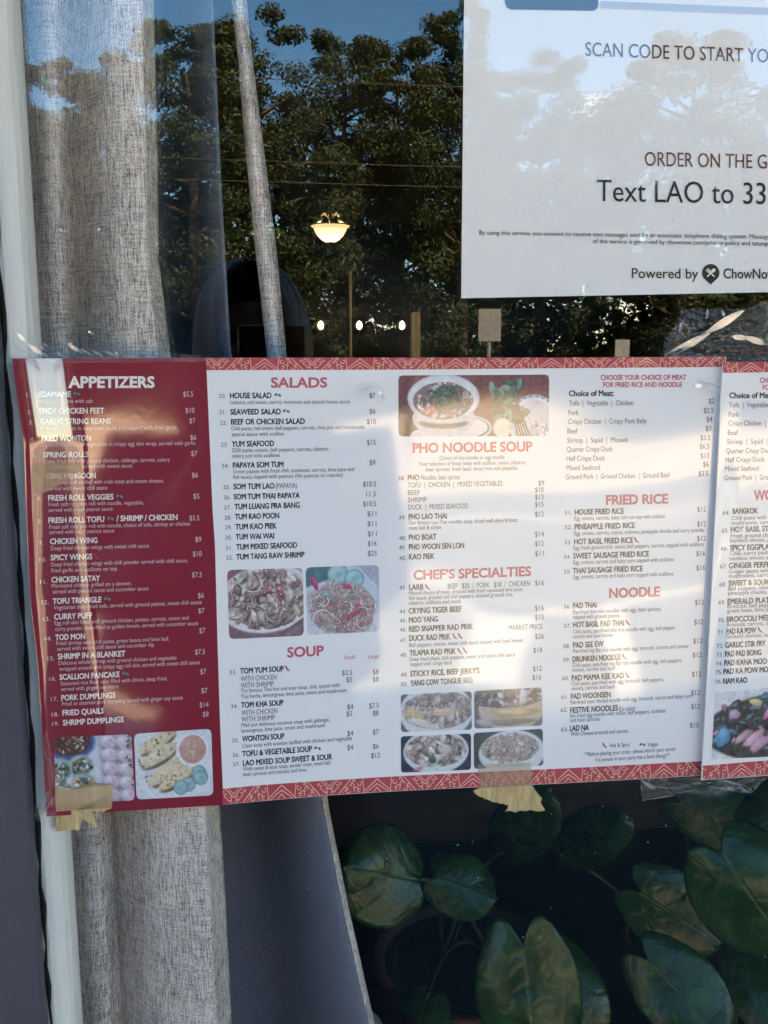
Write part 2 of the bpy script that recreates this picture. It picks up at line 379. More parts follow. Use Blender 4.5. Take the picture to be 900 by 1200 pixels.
tree_rows = [  # px, py of the top in the glass, distance, width factor, proto, label
    (10, 70, 27, 1.0, 0, 'round topped tree mirrored at the edge of the white jamb'),
    (72, 62, 29, .9, 1, 'tree with a narrow top mirrored across the grey curtain'),
    (160, 45, 27, .9, 2, 'tree mirrored where the grey curtain meets the dark lining'),
    (222, 18, 25, 1.1, 0, 'broad tree mirrored over the dark curtain lining'),
    (306, 6, 26, 1.0, 2, 'tallest sunlit tree, mirrored beside the rolled curtain hem'),
    (392, 28, 28, 1.1, 1, 'bushy tree mirrored above the hanging lamp'),
    (470, 38, 28, 1.0, 0, 'lower tree mirrored between hanging lamp and order sign'),
    (552, -6, 25, .8, 1, 'tall slim tree mirrored at the edge of the order sign'),
    (640, 60, 28, 1.1, 2, 'tree mirrored above the first words on the order sign'),
    (812, 36, 26, 1.25, 0, 'broad crowned tree mirrored in the middle of the order sign'),
    (920, 90, 28, 1.0, 1, 'short tree mirrored at the outer side of the order sign'),
    (1010, 60, 27, 1.1, 2, 'tree beyond the order sign at the end of the row')]
rng = random.Random(5)
for px, py, dist, wf, pi, lab in tree_rows:
    p = RF(px, py, dist); r = thing('roadside_tree', lab, 'tree', (p.x, p.y, -0.19), 'trees across the road')
    sc = (p.z+0.19)/11.0; r.scale = (wf, wf, sc); r.rotation_euler.z = rng.random()*6.3
    for nm, me in zip(('trunk', 'crown'), TM[pi]):
        o = bpy.data.objects.new(nm, me); COL.objects.link(o); o.parent = r
rng = random.Random(9); cl = []
for k in range(900):
    x = rng.uniform(-70, 45); h = rng.uniform(.6, 9.0); cl.append((Vector((x, -rng.uniform(30.5,35), h)), (1.35,1.0,1.0)))
for k in range(260):
    x = rng.uniform(-70, 45); cl.append((Vector((x, -rng.uniform(26,30), rng.uniform(.3,1.6))), (1.0,.8,.7)))
for k in range(260):
    cl.append((Vector((-rng.uniform(30,38), -rng.uniform(2,32), rng.uniform(.4,7.5))), (1.2,1.3,1.0)))  # unseen side clumps, added to hide the open sky at the left
vs, fs = leaf_cards(rng, cl, 120, 0.32)
rng2 = random.Random(4); far = [(Vector((rng2.uniform(-75, 60), -rng2.uniform(37,41), rng2.uniform(.2,8.0))), (1.8,1.2,1.2)) for k in range(620)]
v2, f2 = leaf_cards(rng2, far, 55, 0.75); n2 = len(vs); vs += v2; fs += [tuple(q+n2 for q in f) for f in f2]
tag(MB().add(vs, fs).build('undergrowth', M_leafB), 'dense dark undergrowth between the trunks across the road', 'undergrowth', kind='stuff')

# signs, posts, wires out there, all mirrored in the glass
M_alu = mat('galvanised_metal', (0.24,0.245,0.25,1), rough=0.5, metal=0.3, var=0.1, vscale=15)
M_wire = mat('black_wire', (0.02,0.02,0.02,1), rough=0.6)
M_wood = mat('weathered_post_wood', (0.10,0.085,0.05,1), rough=0.9, var=0.3, vscale=10, stretch=(1,1,0.1))
def sign(px, py0, py1, wpx, dist, label):
    k = (dist+0.5)/F; a = RF(px, py0, dist); c = RF(px, py1, dist)
    r = thing('parking_sign', label, 'sign', (a.x, a.y, -0.13), 'sign plates on posts by the parking lot')
    bevel(MB().box(a.x-wpx*k/2, a.x+wpx*k/2, a.y-0.002, a.y+0.002, c.z, a.z).build('sign_plate', M_alu, r), 0.02, 3)
    MB().tube([(a.x, a.y-0.028, -0.2), (a.x, a.y-0.028, a.z-0.03)], 0.024, 10).build('post', M_alu, r)
sign(575, 362, 400, 27, 11.0, 'larger grey sign plate on a post, mirrored under the order sign')
sign(730, 398, 424, 18, 15.0, 'smaller grey sign plate on a post, mirrored beside the clear tape')
p = RF(410, 318, 13); o = MB().tube([(p.x, p.y, -0.2), (p.x, p.y, p.z)], 0.019, 10).build('metal_post', M_wood, base=(p.x, p.y, -0.13))
tag(o, 'thin bare metal post without a plate by the parking lot', 'post')
p = RF(487, 366, 13); o = bevel(MB().box(p.x-.065, p.x+.065, p.y-.065, p.y+.065, -0.2, p.z).build('wooden_post', M_wood, base=(p.x, p.y, -0.13)), .012)
tag(o, 'short square wooden post near the thin metal post', 'post')
for i, (py, dist, lab) in enumerate(((97, 15, 'highest overhead wire across the tree tops'), (192, 15.3, 'middle overhead wire across the dark trees'), (216, 15.6, 'lowest overhead wire across the dark trees'))):
    a = RF(430, py, dist); pts = [(x, a.y, a.z + 0.0011*(x-2)**2 - .006*x) for x in range(-22, 27, 3)]
    tag(MB().tube(pts, 0.007, 6).build('overhead_wire', M_wire, base=(2, a.y, a.z)), lab, 'wire', 'overhead wires along the road')
for x, lab in ((-22, 'wooden utility pole at the near end of the wires'), (26, 'wooden utility pole at the far end of the wires')):
    r = thing('utility_pole', lab, 'pole', (x, -15.3, -0.19), 'poles carrying the wires')
    MB().tube([(x,-15.3,-0.5),(x,-15.3,7.4)], [.15,.11], 12).build('shaft', M_wood, r)
    MB().box(x-.05, x+.05, -16.2, -14.4, 6.9, 7.02).build('crossarm', M_wood, r)

# ------------------------------------------------------------------ inside: lamps, bench, plants, curtain
M_brass = mat('dark_bronze', (0.05,0.04,0.03,1), rough=0.3, metal=0.8)
M_bowl = bpy.data.materials.new('frosted_glass_bowl'); M_bowl.use_nodes = True
_n, _l = M_bowl.node_tree.nodes, M_bowl.node_tree.links
_t = _n.new('ShaderNodeBsdfTranslucent'); _t.inputs['Color'].default_value = (.94,.90,.78,1)
_m = _n.new('ShaderNodeMixShader'); _m.inputs['Fac'].default_value = .8; _n['Principled BSDF'].inputs['Base Color'].default_value = (.75,.62,.4,1); _n['Principled BSDF'].inputs['Roughness'].default_value = .35
_l.new(_n['Principled BSDF'].outputs[0], _m.inputs[1]); _l.new(_t.outputs[0], _m.inputs[2]); _l.new(_m.outputs[0], _n['Material Output'].inputs['Surface'])
M_bulb = lamp_mat('bright_bulb', (1.0, 0.95, 0.82, 1), 1.6)
Yl = 5.0; k = (Yl+0.5)/F; c = U(387, 268, Yl); top = U(386.5, 169, Yl)
L = thing('pendant_lamp', 'hanging lamp with a glowing cream glass bowl on a dark rod', 'lamp', (c.x, c.y, 2.70))
MB().lathe([(0.001,0.03),(8*k,0.028),(9*k,0.012),(8*k,-0.002),(0.001,-0.012)], (c.x,c.y,2.672), 24).build('ceiling_cup', M_brass, L)
MB().tube([(c.x,c.y,2.68),(c.x,c.y,U(387,247,Yl).z)], 1.4*k, 10).build('rod', M_brass, L)
zr = U(387, 264.5, Yl).z
M_nick = mat('polished_nickel', (0.65,0.6,0.5,1), rough=0.28, metal=1.0)
ft = MB().lathe([(1.5*k,21*k),(4*k,20*k),(5*k,17*k),(3*k,14*k),(4.5*k,12*k),(2*k,10.5*k)], (c.x,c.y,zr-2*k), 28).build('fitter', M_nick, L, smooth_=True)
MB().tube([(c.x+21.5*k*math.cos(a), c.y+21.5*k*math.sin(a), zr+.3*k) for a in [i*2*math.pi/40 for i in range(41)]], .8*k, 8).build('rim_ring', M_nick, L, smooth_=True)
for a0 in (.5, 1.55, 2.6, 3.64, 4.7, 5.74):
    ca, sa = math.cos(a0), math.sin(a0)
    MB().tube([(c.x+ca*r_*k, c.y+sa*r_*k, zr+h_*k) for r_, h_ in ((3,12),(9,14),(14,11),(12,6.5),(16,4),(21,.6))], [1.6*k,2*k,2.2*k,1.9*k,1.7*k,1.2*k], 8).build('scroll_arm', M_nick, L, smooth_=True)
prof = [(21.6*k,0),(22*k,-0.8*k),(19.5*k,-2.5*k),(17.5*k,-6*k),(14.5*k,-11*k),(10.5*k,-15*k),(6*k,-17.6*k),(2.5*k,-18.3*k),(.2*k,-18.4*k)]
bo = MB().lathe(prof, (c.x,c.y,zr), 40).build('glass_bowl', M_bowl, L, smooth_=True)
MB().lathe([(4*k,-17.8*k),(4*k,-18.8*k),(2*k,-20*k),(.2*k,-20.4*k)], (c.x,c.y,zr), 16).build('finial', M_brass, L)
bb = bpy.data.lights.new('bulb', 'POINT'); bb.energy = 0.085; bb.color = (1,.95,.84); bb.shadow_soft_size = .012
bl = bpy.data.objects.new('bulb', bb); COL.objects.link(bl); bl.parent = L; bl.location = (0, 0, zr-7*k-2.70)
for px, lab in ((375, 'small bright wall lamp under the hanging lamp'), (420, 'middle small bright wall lamp of the three on the far wall'), (470, 'small bright wall lamp nearest the sign plate of the three')):
    p = U(px, 381.5, 8.93)
    r = thing('wall_lamp', lab, 'lamp', (p.x, 8.99, p.z), 'small lamps on the far wall')
    MB().lathe([(.001,.055),(.05,.05),(.06,.03),(.06,-.01)], (p.x,8.98,p.z), 20, 'y').build('backplate', M_brass, r)
    q = MB(); kk = 9.43/F
    q.lathe([(.3*kk,5*kk),(1.8*kk,4.3*kk),(3.1*kk,1.5*kk),(3.2*kk,-1.2*kk),(2.2*kk,-3.6*kk),(.3*kk,-4.6*kk)], (p.x+.006,8.90,p.z), 16)
    q.build('bulb', M_bulb, r, smooth_=True)
M_bench = mat('dark_red_brown_wood', (0.011,0.005,0.0035,1), rough=0.5, var=0.4, vscale=5, stretch=(0.15,1,1), bump=0.2)
r = thing('window_bench', 'dark reddish wooden bench with a planked back behind the plants', 'bench', (0.7, 0.8, 0))
m = MB()
for i in range(6): m.box(-0.1, 1.9, 0.78, 0.80, 0.50+i*0.105, 0.60+i*0.105)
m.build('back_planking', M_bench, r); MB().box(-0.1, 1.9, 0.8, 1.2, 0.42, 0.46).build('seat', M_bench, r)
for x in (-0.05, 1.8): MB().box(x, x+.06, 0.801, 0.86, 0, 1.13).build('leg', M_bench, r)
r = thing('plant_shelf', 'low dark wooden shelf inside the glass that carries the plant pots', 'shelf', (0.6, 0.3, 0))
bevel(MB().box(-0.02, 1.5, 0.17, 0.60, 0.80, 0.83).build('shelf_board', M_bench, r), .004)
for x in (0.0, 1.44):
    for y in (0.18, 0.55): MB().box(x, x+.04, y, y+.04, 0, 0.80).build('leg', M_bench, r)

M_terra = mat('terracotta', (0.16,0.045,0.028,1), rough=0.75, var=0.2, vscale=20)
M_earth = mat('potting_soil', (0.02,0.014,0.01,1), rough=1, bump=.6, bscale=120)
def plant_leaf_mat():
    m = bpy.data.materials.new('glossy_leaf'); m.use_nodes = True; n, l = m.node_tree.nodes, m.node_tree.links; p = n['Principled BSDF']
    uv = n.new('ShaderNodeUVMap'); sp = n.new('ShaderNodeSeparateXYZ'); l.new(uv.outputs['UV'], sp.inputs[0])
    def ma(op, a, b_=0.0):
        q = n.new('ShaderNodeMath'); q.operation = op
        for i, x in enumerate((a, b_)):
            if isinstance(x, (int, float)): q.inputs[i].default_value = x
            else: l.new(x, q.inputs[i])
        return q.outputs[0]
    s = ma('ABSOLUTE', ma('SUBTRACT', sp.outputs['X'], 0.5))            # 0 at the midrib, 0.5 at the rim
    mid = ma('SUBTRACT', 1.0, ma('MINIMUM', ma('MULTIPLY', s, 45.0), 1.0))
    lat = ma('POWER', ma('ABSOLUTE', ma('SINE', ma('MULTIPLY', ma('SUBTRACT', sp.outputs['Y'], ma('MULTIPLY', s, 0.9)), 14.0))), 14.0)
    nb = n.new('ShaderNodeTexNoise'); nb.inputs['Scale'].default_value = 55; nb.inputs['Detail'].default_value = 7; nb.inputs['Distortion'].default_value = .8
    co = n.new('ShaderNodeTexCoord'); l.new(co.outputs['Object'], nb.inputs['Vector'])
    v = ma('ADD', ma('MULTIPLY', mid, 0.22), ma('ADD', ma('MULTIPLY', lat, 0.05), ma('MULTIPLY', ma('SUBTRACT', nb.outputs['Fac'], 0.42), 1.1)))
    r = n.new('ShaderNodeValToRGB'); r.color_ramp.elements[0].color = (0.006,0.034,0.007,1); r.color_ramp.elements[1].color = (0.045,0.150,0.036,1)
    l.new(v, r.inputs['Fac']); l.new(r.outputs['Color'], p.inputs['Base Color'])
    p.inputs['Roughness'].default_value = 0.24; p.inputs['Specular IOR Level'].default_value = 0.36
    b2 = n.new('ShaderNodeBump'); b2.inputs['Distance'].default_value = 0.0016; b2.inputs['Strength'].default_value = 1.0
    l.new(ma('ADD', ma('MULTIPLY', lat, -0.10), ma('ADD', ma('MULTIPLY', mid, -.25), ma('MULTIPLY', nb.outputs['Fac'], 1.5))), b2.inputs['Height']); l.new(b2.outputs['Normal'], p.inputs['Normal'])
    return m
M_pleaf = plant_leaf_mat()
M_stem = mat('green_stem', (0.028,0.055,0.018,1), rough=0.45, var=.2, vscale=40)
def leaf(parent, notch, tip, wpx, Y0, Y1, cup=0.25, lobe=0.2, roll=0.0, seed=0):
    """heart leaf from its stalk end (notch, px) to its tip (px); width in photograph pixels; depths of both ends"""
    a, e = U(*notch, Y0), U(*tip, Y1); ax = e - a; Ln = ax.length; ax.normalize()
    view = (CAM - (a+e)/2).normalized(); nr = (view - ax*view.dot(ax)).normalized(); sd = ax.cross(nr)
    nr.rotate(Matrix.Rotation(roll, 3, ax)); sd.rotate(Matrix.Rotation(roll, 3, ax))
    hw = wpx/2*((Y0+Y1)/2+0.5)/F; rg = random.Random(seed); ph = rg.random()*6
    nu, nv = 24, 26; vs, uv = [], []
    for j in range(nv+1):
        t = j/nv; tt = t**1.15
        w_ = ((tt+0.16)**0.52)*((1-tt)**0.50)
        w_ = hw*w_/0.575
        for i in range(nu+1):
            s = i/nu*2-1; sa = abs(s)
            u = tt*Ln - lobe*Ln*(1-((sa-0.55)/0.55)**2 if sa < 1.1 else 0)*(1-t)**2.2
            z = -cup*hw*(sa**2.0) + 0.07*hw*math.sin(5*t+ph+2*s) - 0.10*Ln*(tt-0.4)**2*2 + .005*hw*math.sin(15*t-5*sa)*sa
            vs.append(a + ax*u + sd*(s*w_) + nr*z); uv.append((i/nu, t))
    fs = [(j*(nu+1)+i, j*(nu+1)+i+1, (j+1)*(nu+1)+i+1, (j+1)*(nu+1)+i) for j in range(nv) for i in range(nu)]
    o = MB().add(vs, fs).build('leaf', M_pleaf, parent, smooth_=True)
    ul = o.data.uv_layers.new(name='UVMap')
    for lp in o.data.loops: ul.data[lp.index].uv = uv[lp.vertex_index]
    solid(o, 0.0006)
    return a
def bez(a, c, e, n=12):
    return [a*(1-t)**2 + c*2*t*(1-t) + e*t*t for t in [i/n for i in range(n+1)]]
def pot(parent, c, r, h):
    MB().lathe([(r*.66,0),(r*.70,.004),(r*.90,h*.76),(r*.93,h*.78),(r*1.04,h*.79),(r*1.06,h*.82),(r*1.06,h*.98),(r*1.02,h),(r*.95,h),(r*.92,h*.9),(r*.9,h*.86)], c, 48).build('pot', M_terra, parent, smooth_=True)
    MB().lathe([(r*.91,h*.88),(r*.5,h*.9),(.001,h*.91)], c, 32).build('soil', M_earth, parent)
def make_plant(pc, pr, phh, label, leaves):
    r = thing('potted_plant', label, 'plant', pc, 'heart leaved plants inside the window'); c = Vector(pc); pot(r, c, pr, phh)
    st = MB()
    for i, (no, ti, wpx, Y0, Y1, cup, lobe, roll) in enumerate(leaves):
        a = leaf(r, no, ti, wpx, Y0, Y1, cup, lobe, roll, i+int(pc[0]*100))
        base = c + Vector((math.cos(i*2.4)*pr*.3, math.sin(i*2.4)*pr*.3, phh*.9))
        mid = lerp(a, base, .45) + Vector((0, 0.02, 0.03))
        st.tube(bez(base, mid, a + Vector((0,.0015,0))), [0.0019-0.0007*j/12 for j in range(13)], 7)
    st.build('stem', M_stem, r, smooth_=True)
    return r
p1 = U(545, 1120, 0.30); p2 = U(800, 1170, 0.36)
make_plant((p1.x, 0.30, 0.832), 0.085, p1.z-0.832, 'potted plant with a large upright heart leaf next to the curtain hem', [
    ((492,1032), (404,1016), 128, .13, .11, .22, .10, .1),
    ((512,1026), (585,1052), 84, .16, .15, .3, .16, -.2),
    ((613,1112), (632,1262), 146, .07, .05, .28, .22, .0),
    ((500,1172), (470,1262), 90, .14, .10, .3, .2, .2),
    ((590,1000), (640,938), 84, .30, .24, .2, .2, .1),
    ((655,1120), (706,1225), 90, .24, .20, .2, .2, -.3),
    ((560,1088), (520,1122), 60, .36, .36, .2, .2, 0)])
make_plant((p2.x, 0.36, 0.832), 0.09, p2.z-0.832, 'potted plant with broad overlapping leaves below the second menu sheet', [
    ((657,1002), (729,964), 76, .30, .24, .25, .2, .1),
    ((846,1000), (930,1120), 160, .08, .05, .25, .16, .05),
    ((760,1126), (858,1225), 118, .11, .07, .25, .2, .0),
    ((752,1046), (850,1112), 112, .22, .20, .2, .2, .1),
    ((868,1116), (912,1210), 84, .15, .10, .25, .2, -.2),
    ((800,940), (920,985), 96, .24, .20, .2, .2, .1),
    ((840,1180), (800,1260), 80, .22, .18, .2, .2, .2),
    ((880,965), (960,930), 90, .18, .16, .2, .2, -.2)])
# ---- curtain: burlap front fold, smooth lining, rolled leading hem
M_burlap = weave_mat('grey_burlap', (0.21,0.172,0.152,1), (0.98,0.89,0.82,1), 1750, 1400)
M_lining = mat('slate_lining_cloth', (0.155,0.185,0.235,1), rough=0.9, spec=.1, var=0.12, vscale=300, bump=.15, bscale=900)
eL = [(22,-40),(24,100),(27,200),(33,400),(50,700),(66,950),(75,1080),(86,1240)]
eF = [(82,-40),(84,180),(93,410),(112,700),(130,945),(138,1080),(146,1240)]
eR = [(180,-40),(183,100),(185.5,200),(186,300),(191,340),(201,420),(230,700),(258,945),(265,1060),(274,1240)]
lR = [(245,-40),(250,60),(256,200),(268,410),(315,680),(378,945),(400,1060),(441,1240)]
hL = [(266,-40),(279,70),(288,180),(300,300),(313,418),(345,700),(370,945),(393,1060),(432,1240)]
hR = [(285,-40),(296,70),(310,180),(325,300),(336,418),(362,700),(385,945),(408,1060),(448,1240)]
r0 = thing('curtain', 'grey woven curtain gathered at the side of the window, dark lining showing', 'curtain', U(150, 1850, .05))
def front(u, v):
    py = lerp(-330, 1850, v); a, f, c = pl(eL,py), pl(eF,py), pl(eR,py); k = .38
    if u < k: t = u/k; x = lerp(a, f, t); Y = 0.046 - 0.012*math.sin(t*math.pi*.9) + 0.012*smooth((t-.7)/.3)
    else:
        t = (u-k)/(1-k); x = lerp(f, c, t); Y = 0.058 - 0.045*math.sin(min(1,t*1.02)*math.pi*.62)**0.8 + .03*max(0,t-.86)/.14
        Y += 0.0035*math.sin(t*9+v*3)*(1-t)
    return U(x, py, Y)
solid(MB().grid(front, 84, 190).build('fabric', M_burlap, r0, smooth_=True), .0015, 1)
def back(u, v):
    py = lerp(-330, 1850, v); a, c = pl(eR,py)-14, pl(lR,py); x = lerp(a, c, u)
    return U(x, py, 0.100 - 0.02*u**2 + 0.028*math.sin(u*math.pi*1.5+.2) + .005*math.sin(u*8+v*5))
solid(MB().grid(back, 40, 100).build('lining', M_lining, r0, smooth_=True), .0015, 1)
def hem(u, v):
    py = lerp(-330, 1850, v); a, c = pl(hL,py), pl(hR,py); t = u*math.pi*1.25 - .3
    x = (a+c)/2 - (c-a)/2*math.cos(max(0,min(math.pi,t)))
    return U(x, py, 0.072 - 0.014*math.sin(max(-.3,t)) + .001*math.sin(v*26))
solid(MB().grid(hem, 18, 150).build('hem', M_burlap, r0, smooth_=True), .001, 1)
def cush(u, v):
    a = U(395, 1196, .12); th = u*math.pi; phi = v*math.pi
    return a + Vector((-math.cos(th)*math.sin(phi)*.034, -math.cos(phi)*.02, math.sin(th)*math.sin(phi)*.016 - .008))
M_band = weave_mat('blue_grey_weave', (0.03,0.035,0.045,1), (0.30,0.33,0.38,1), 1400, 1400)
o = MB().grid(cush, 28, 14).build('cushion', M_band, base=U(395,1200,.12), smooth_=True); tag(o, 'rounded blue grey woven cushion top at the foot of the curtain lining', 'cushion')
MB().box(-0.04, 0.06, .05, .19, o.location.z-.06, o.location.z-.012)
r = thing('stool', 'low dark stool under the grey cushion beside the curtain', 'stool', (o.location.x, .12, 0))
x = o.location.x; zt = o.location.z-.0085
bevel(MB().box(x-.06, x+.06, .07, .17, zt-.03, zt).build('seat', M_bench, r), .004)
for sx in (-1, 1):
    for y in (.08, .15): MB().box(x+sx*.045-.008, x+sx*.045+.008, y-.004, y+.012, 0, zt-.03).build('leg', M_bench, r)

# ------------------------------------------------------------------ printing: text, icons, borders, photographs
TXC = {}
def glyphs(body):
    if body not in TXC:
        cu = bpy.data.curves.new('t', 'FONT'); cu.body = body; cu.resolution_u = 3; cu.fill_mode = 'FRONT'
        o = bpy.data.objects.new('t', cu); me = o.to_mesh()
        v = np.empty(len(me.vertices)*3); me.vertices.foreach_get('co', v); v = v.reshape(-1,3)[:, :2].copy()
        f = [tuple(p.vertices) if p.normal.z > 0 else tuple(reversed(p.vertices)) for p in me.polygons]; o.to_mesh_clear()
        bpy.data.objects.remove(o); bpy.data.curves.remove(cu)
        v[:,0] -= v[:,0].min() if len(v) else 0
        TXC[body] = (v, f, float(v[:,0].max()) if len(v) else 0)
    return TXC[body]
CAPH = float(glyphs('H')[0][:,1].max())
def put(mb, surf, eps, body, x0, ym, x1, cap, slope, off=0.0, sub=None, mid='cap'):
    """one line of print: from x0 to x1 (pixels of the photograph), its middle at ym where the line starts"""
    v, f, w_ = glyphs(body); sx = (x1-x0)/(glyphs(sub)[2] if sub else w_); sy = cap/CAPH
    x = x0 + v[:,0]*sx; y = ym + cap/2 - v[:,1]*sy + (x-x0)*slope(ym)
    mb.add([surf(a, c_, eps) for a, c_ in zip(x, y)], [tuple(reversed(p)) for p in f])
    if off > .003:                        # bold print: a thin rim round every stroke
        k = off*2.9*cap; ed = {}
        for p in f:
            for a, c_ in zip(p, p[1:]+p[:1]): ed[(a, c_)] = ed.get((a, c_), 0) + 1
        rim = [e for e in ed if (e[1], e[0]) not in ed]; nr = {}
        for a, c_ in rim:
            dx, dy = v[c_]-v[a]; dx *= sx; dy *= sy; L_ = math.hypot(dx, dy)+1e-9
            for q in (a, c_): n_ = nr.get(q, (0,0)); nr[q] = (n_[0]+dy/L_, n_[1]-dx/L_)
        def out(q):
            nx, ny = nr[q]; L_ = math.hypot(nx, ny)+1e-9; m_ = k*min(1.6, 2/L_)/L_; return x[q]+nx*m_, y[q]-ny*m_
        for i, (a, c_) in enumerate(rim):
            e_ = eps - .000008 - (i % 9)*.0000015; (ax, ay), (bx, by) = out(a), out(c_)
            mb.add([surf(x[a],y[a],e_), surf(x[c_],y[c_],e_), surf(bx,by,e_), surf(ax,ay,e_)], [(0,1,2,3)])
def chili(mb, surf, eps, x, y, s):
    pts = [(-.45,-.5),(-.2,-.45),(-.05,-.1),(.25,.2),(.55,.42),(.2,.42),(-.15,.22),(-.38,-.12)]
    mb.add([surf(x+a*s, y+b_*s*1.1, eps) for a, b_ in pts], [tuple(range(len(pts)))])
def leaficon(mb, surf, eps, x, y, s):
    for a0, l in ((-.1, -.5), (.0, .5)):
        pts = [(0,a0),(l*.35,a0-.28),(l*.85,a0-.12),(l*1.1,a0+.12),(l*.6,a0+.22)]
        mb.add([surf(x+a*s, y+b_*s, eps) for a, b_ in pts], [tuple(range(5))])

class Img:                          # a tiny painter for the printed dish photographs
    def __init__(s, w, h, bgc, seed):
        s.w, s.h = w, h; s.r = np.random.RandomState(seed)
        s.a = np.empty((h, w, 3)); s.a[:] = bgc; s.Y, s.X = np.mgrid[0:h, 0:w]; s.X = (s.X+.5)/w; s.Y = (s.Y+.5)/h; s.asp = w/h
    def noise(s, sc, amp):
        for o in range(3):
            n = max(2, int(sc*2**o)); g = s.r.rand(n+2, int(n*s.asp)+3); yy = s.Y*n; xx = s.X*int(n*s.asp)
            iy, ix = yy.astype(int), xx.astype(int); fy, fx = yy-iy, xx-ix
            q = g[iy,ix]*(1-fx)*(1-fy)+g[iy,ix+1]*fx*(1-fy)+g[iy+1,ix]*(1-fx)*fy+g[iy+1,ix+1]*fx*fy
            s.a += ((q-.5)*amp/(1+o*.6))[..., None]
        return s
    def ell(s, cx, cy, rx, ry, col, ang=0.0, soft=.15, rim=None, hi=0.0, clip=None, wob=0.0):
        ca, sa = math.cos(ang), math.sin(ang); dx, dy = (s.X-cx)*s.asp, s.Y-cy
        u, v = (dx*ca+dy*sa)/rx, (-dx*sa+dy*ca)/ry; d = np.sqrt(u*u+v*v)
        if wob: d = d*(1+wob*np.sin(np.arctan2(v,u)*3+cx*50)+wob*.7*np.sin(np.arctan2(v,u)*5+cy*70))
        m = np.clip((1-d)/soft, 0, 1)
        if clip is not None: m = m*clip
        c = np.array(col, float)*np.ones_like(s.a)
        if hi: c = c + (hi*np.clip(1-np.sqrt((u+.3)**2+(v+.35)**2)*1.4, -.6, 1))[..., None]
        if rim is not None: c = np.where(((d > .78))[..., None], np.array(rim, float), c)
        s.a = s.a*(1-m[..., None]) + c*m[..., None]; return s
    def mask(s, cx, cy, rx, ry, ang=0.0):
        ca, sa = math.cos(ang), math.sin(ang); dx, dy = (s.X-cx)*s.asp, s.Y-cy
        return (((dx*ca+dy*sa)/rx)**2 + ((-dx*sa+dy*ca)/ry)**2 < 1).astype(float)
    def chunks(s, n, cx, cy, rx, ry, pal, sz, el=.5, clip=None, dark=.55, hi=38):
        for k in range(n):
            a = s.r.rand()*6.28; q = math.sqrt(s.r.rand()); x, y = cx+math.cos(a)*q*rx/s.asp, cy+math.sin(a)*q*ry
            c = np.array(pal[s.r.randint(len(pal))], float)*(.85+.3*s.r.rand()); z = s.r.uniform(*sz); an = s.r.rand()*3.14
            e_ = el*(.7+.6*s.r.rand())
            s.ell(x+z*.12, y+z*.16, z, z*e_, c*dark, an, .5, clip=clip); s.ell(x, y, z*.92, z*e_*.9, c, an, .35, hi=hi, clip=clip, wob=.08)
        return s
    def strand(s, n, cx, cy, rx, ry, pal, wd, ln, clip=None):
        for k in range(n):
            a = s.r.rand()*6.28; q = math.sqrt(s.r.rand()); x, y = cx+math.cos(a)*q*rx/s.asp, cy+math.sin(a)*q*ry
            c = np.array(pal[s.r.randint(len(pal))], float)*(.85+.25*s.r.rand()); R = ln*(.5+s.r.rand()); e_ = .4+.6*s.r.rand(); an = s.r.rand()*3.14
            ca, sa = math.cos(an), math.sin(an); dx, dy = (s.X-x)*s.asp, s.Y-y; u, v = (dx*ca+dy*sa)/R, (-dx*sa+dy*ca)/(R*e_)
            d = np.abs(np.sqrt(u*u+v*v)-1)*R; th = np.arctan2(v,u); a0 = s.r.rand()*6-3
            arc = (np.cos(th-a0) > -.2)
            m = np.clip(1.3-d/wd, 0, 1)*arc
            sh = np.clip(1.2-np.abs(d-wd*1.3)/wd, 0, 1)*arc*.35
            if clip is not None: m = m*clip; sh = sh*clip
            s.a *= (1-sh*.6)[..., None]; s.a = s.a*(1-m[..., None]) + c*m[..., None]
        return s
    def poly(s, pts, col, soft=.012):
        d = np.full(s.X.shape, 9.0); n = len(pts)
        for i in range(n):
            (x0,y0),(x1,y1) = pts[i], pts[(i+1)%n]; ex, ey = (x1-x0)*s.asp, y1-y0; L_ = math.hypot(ex,ey)+1e-9
            d = np.minimum(d, (ex*(s.Y-y0) - ey*(s.X-x0)*s.asp)/L_)
        m = np.clip(d/soft+.5, 0, 1)[..., None]; s.a = s.a*(1-m) + np.array(col, float)*m; return s
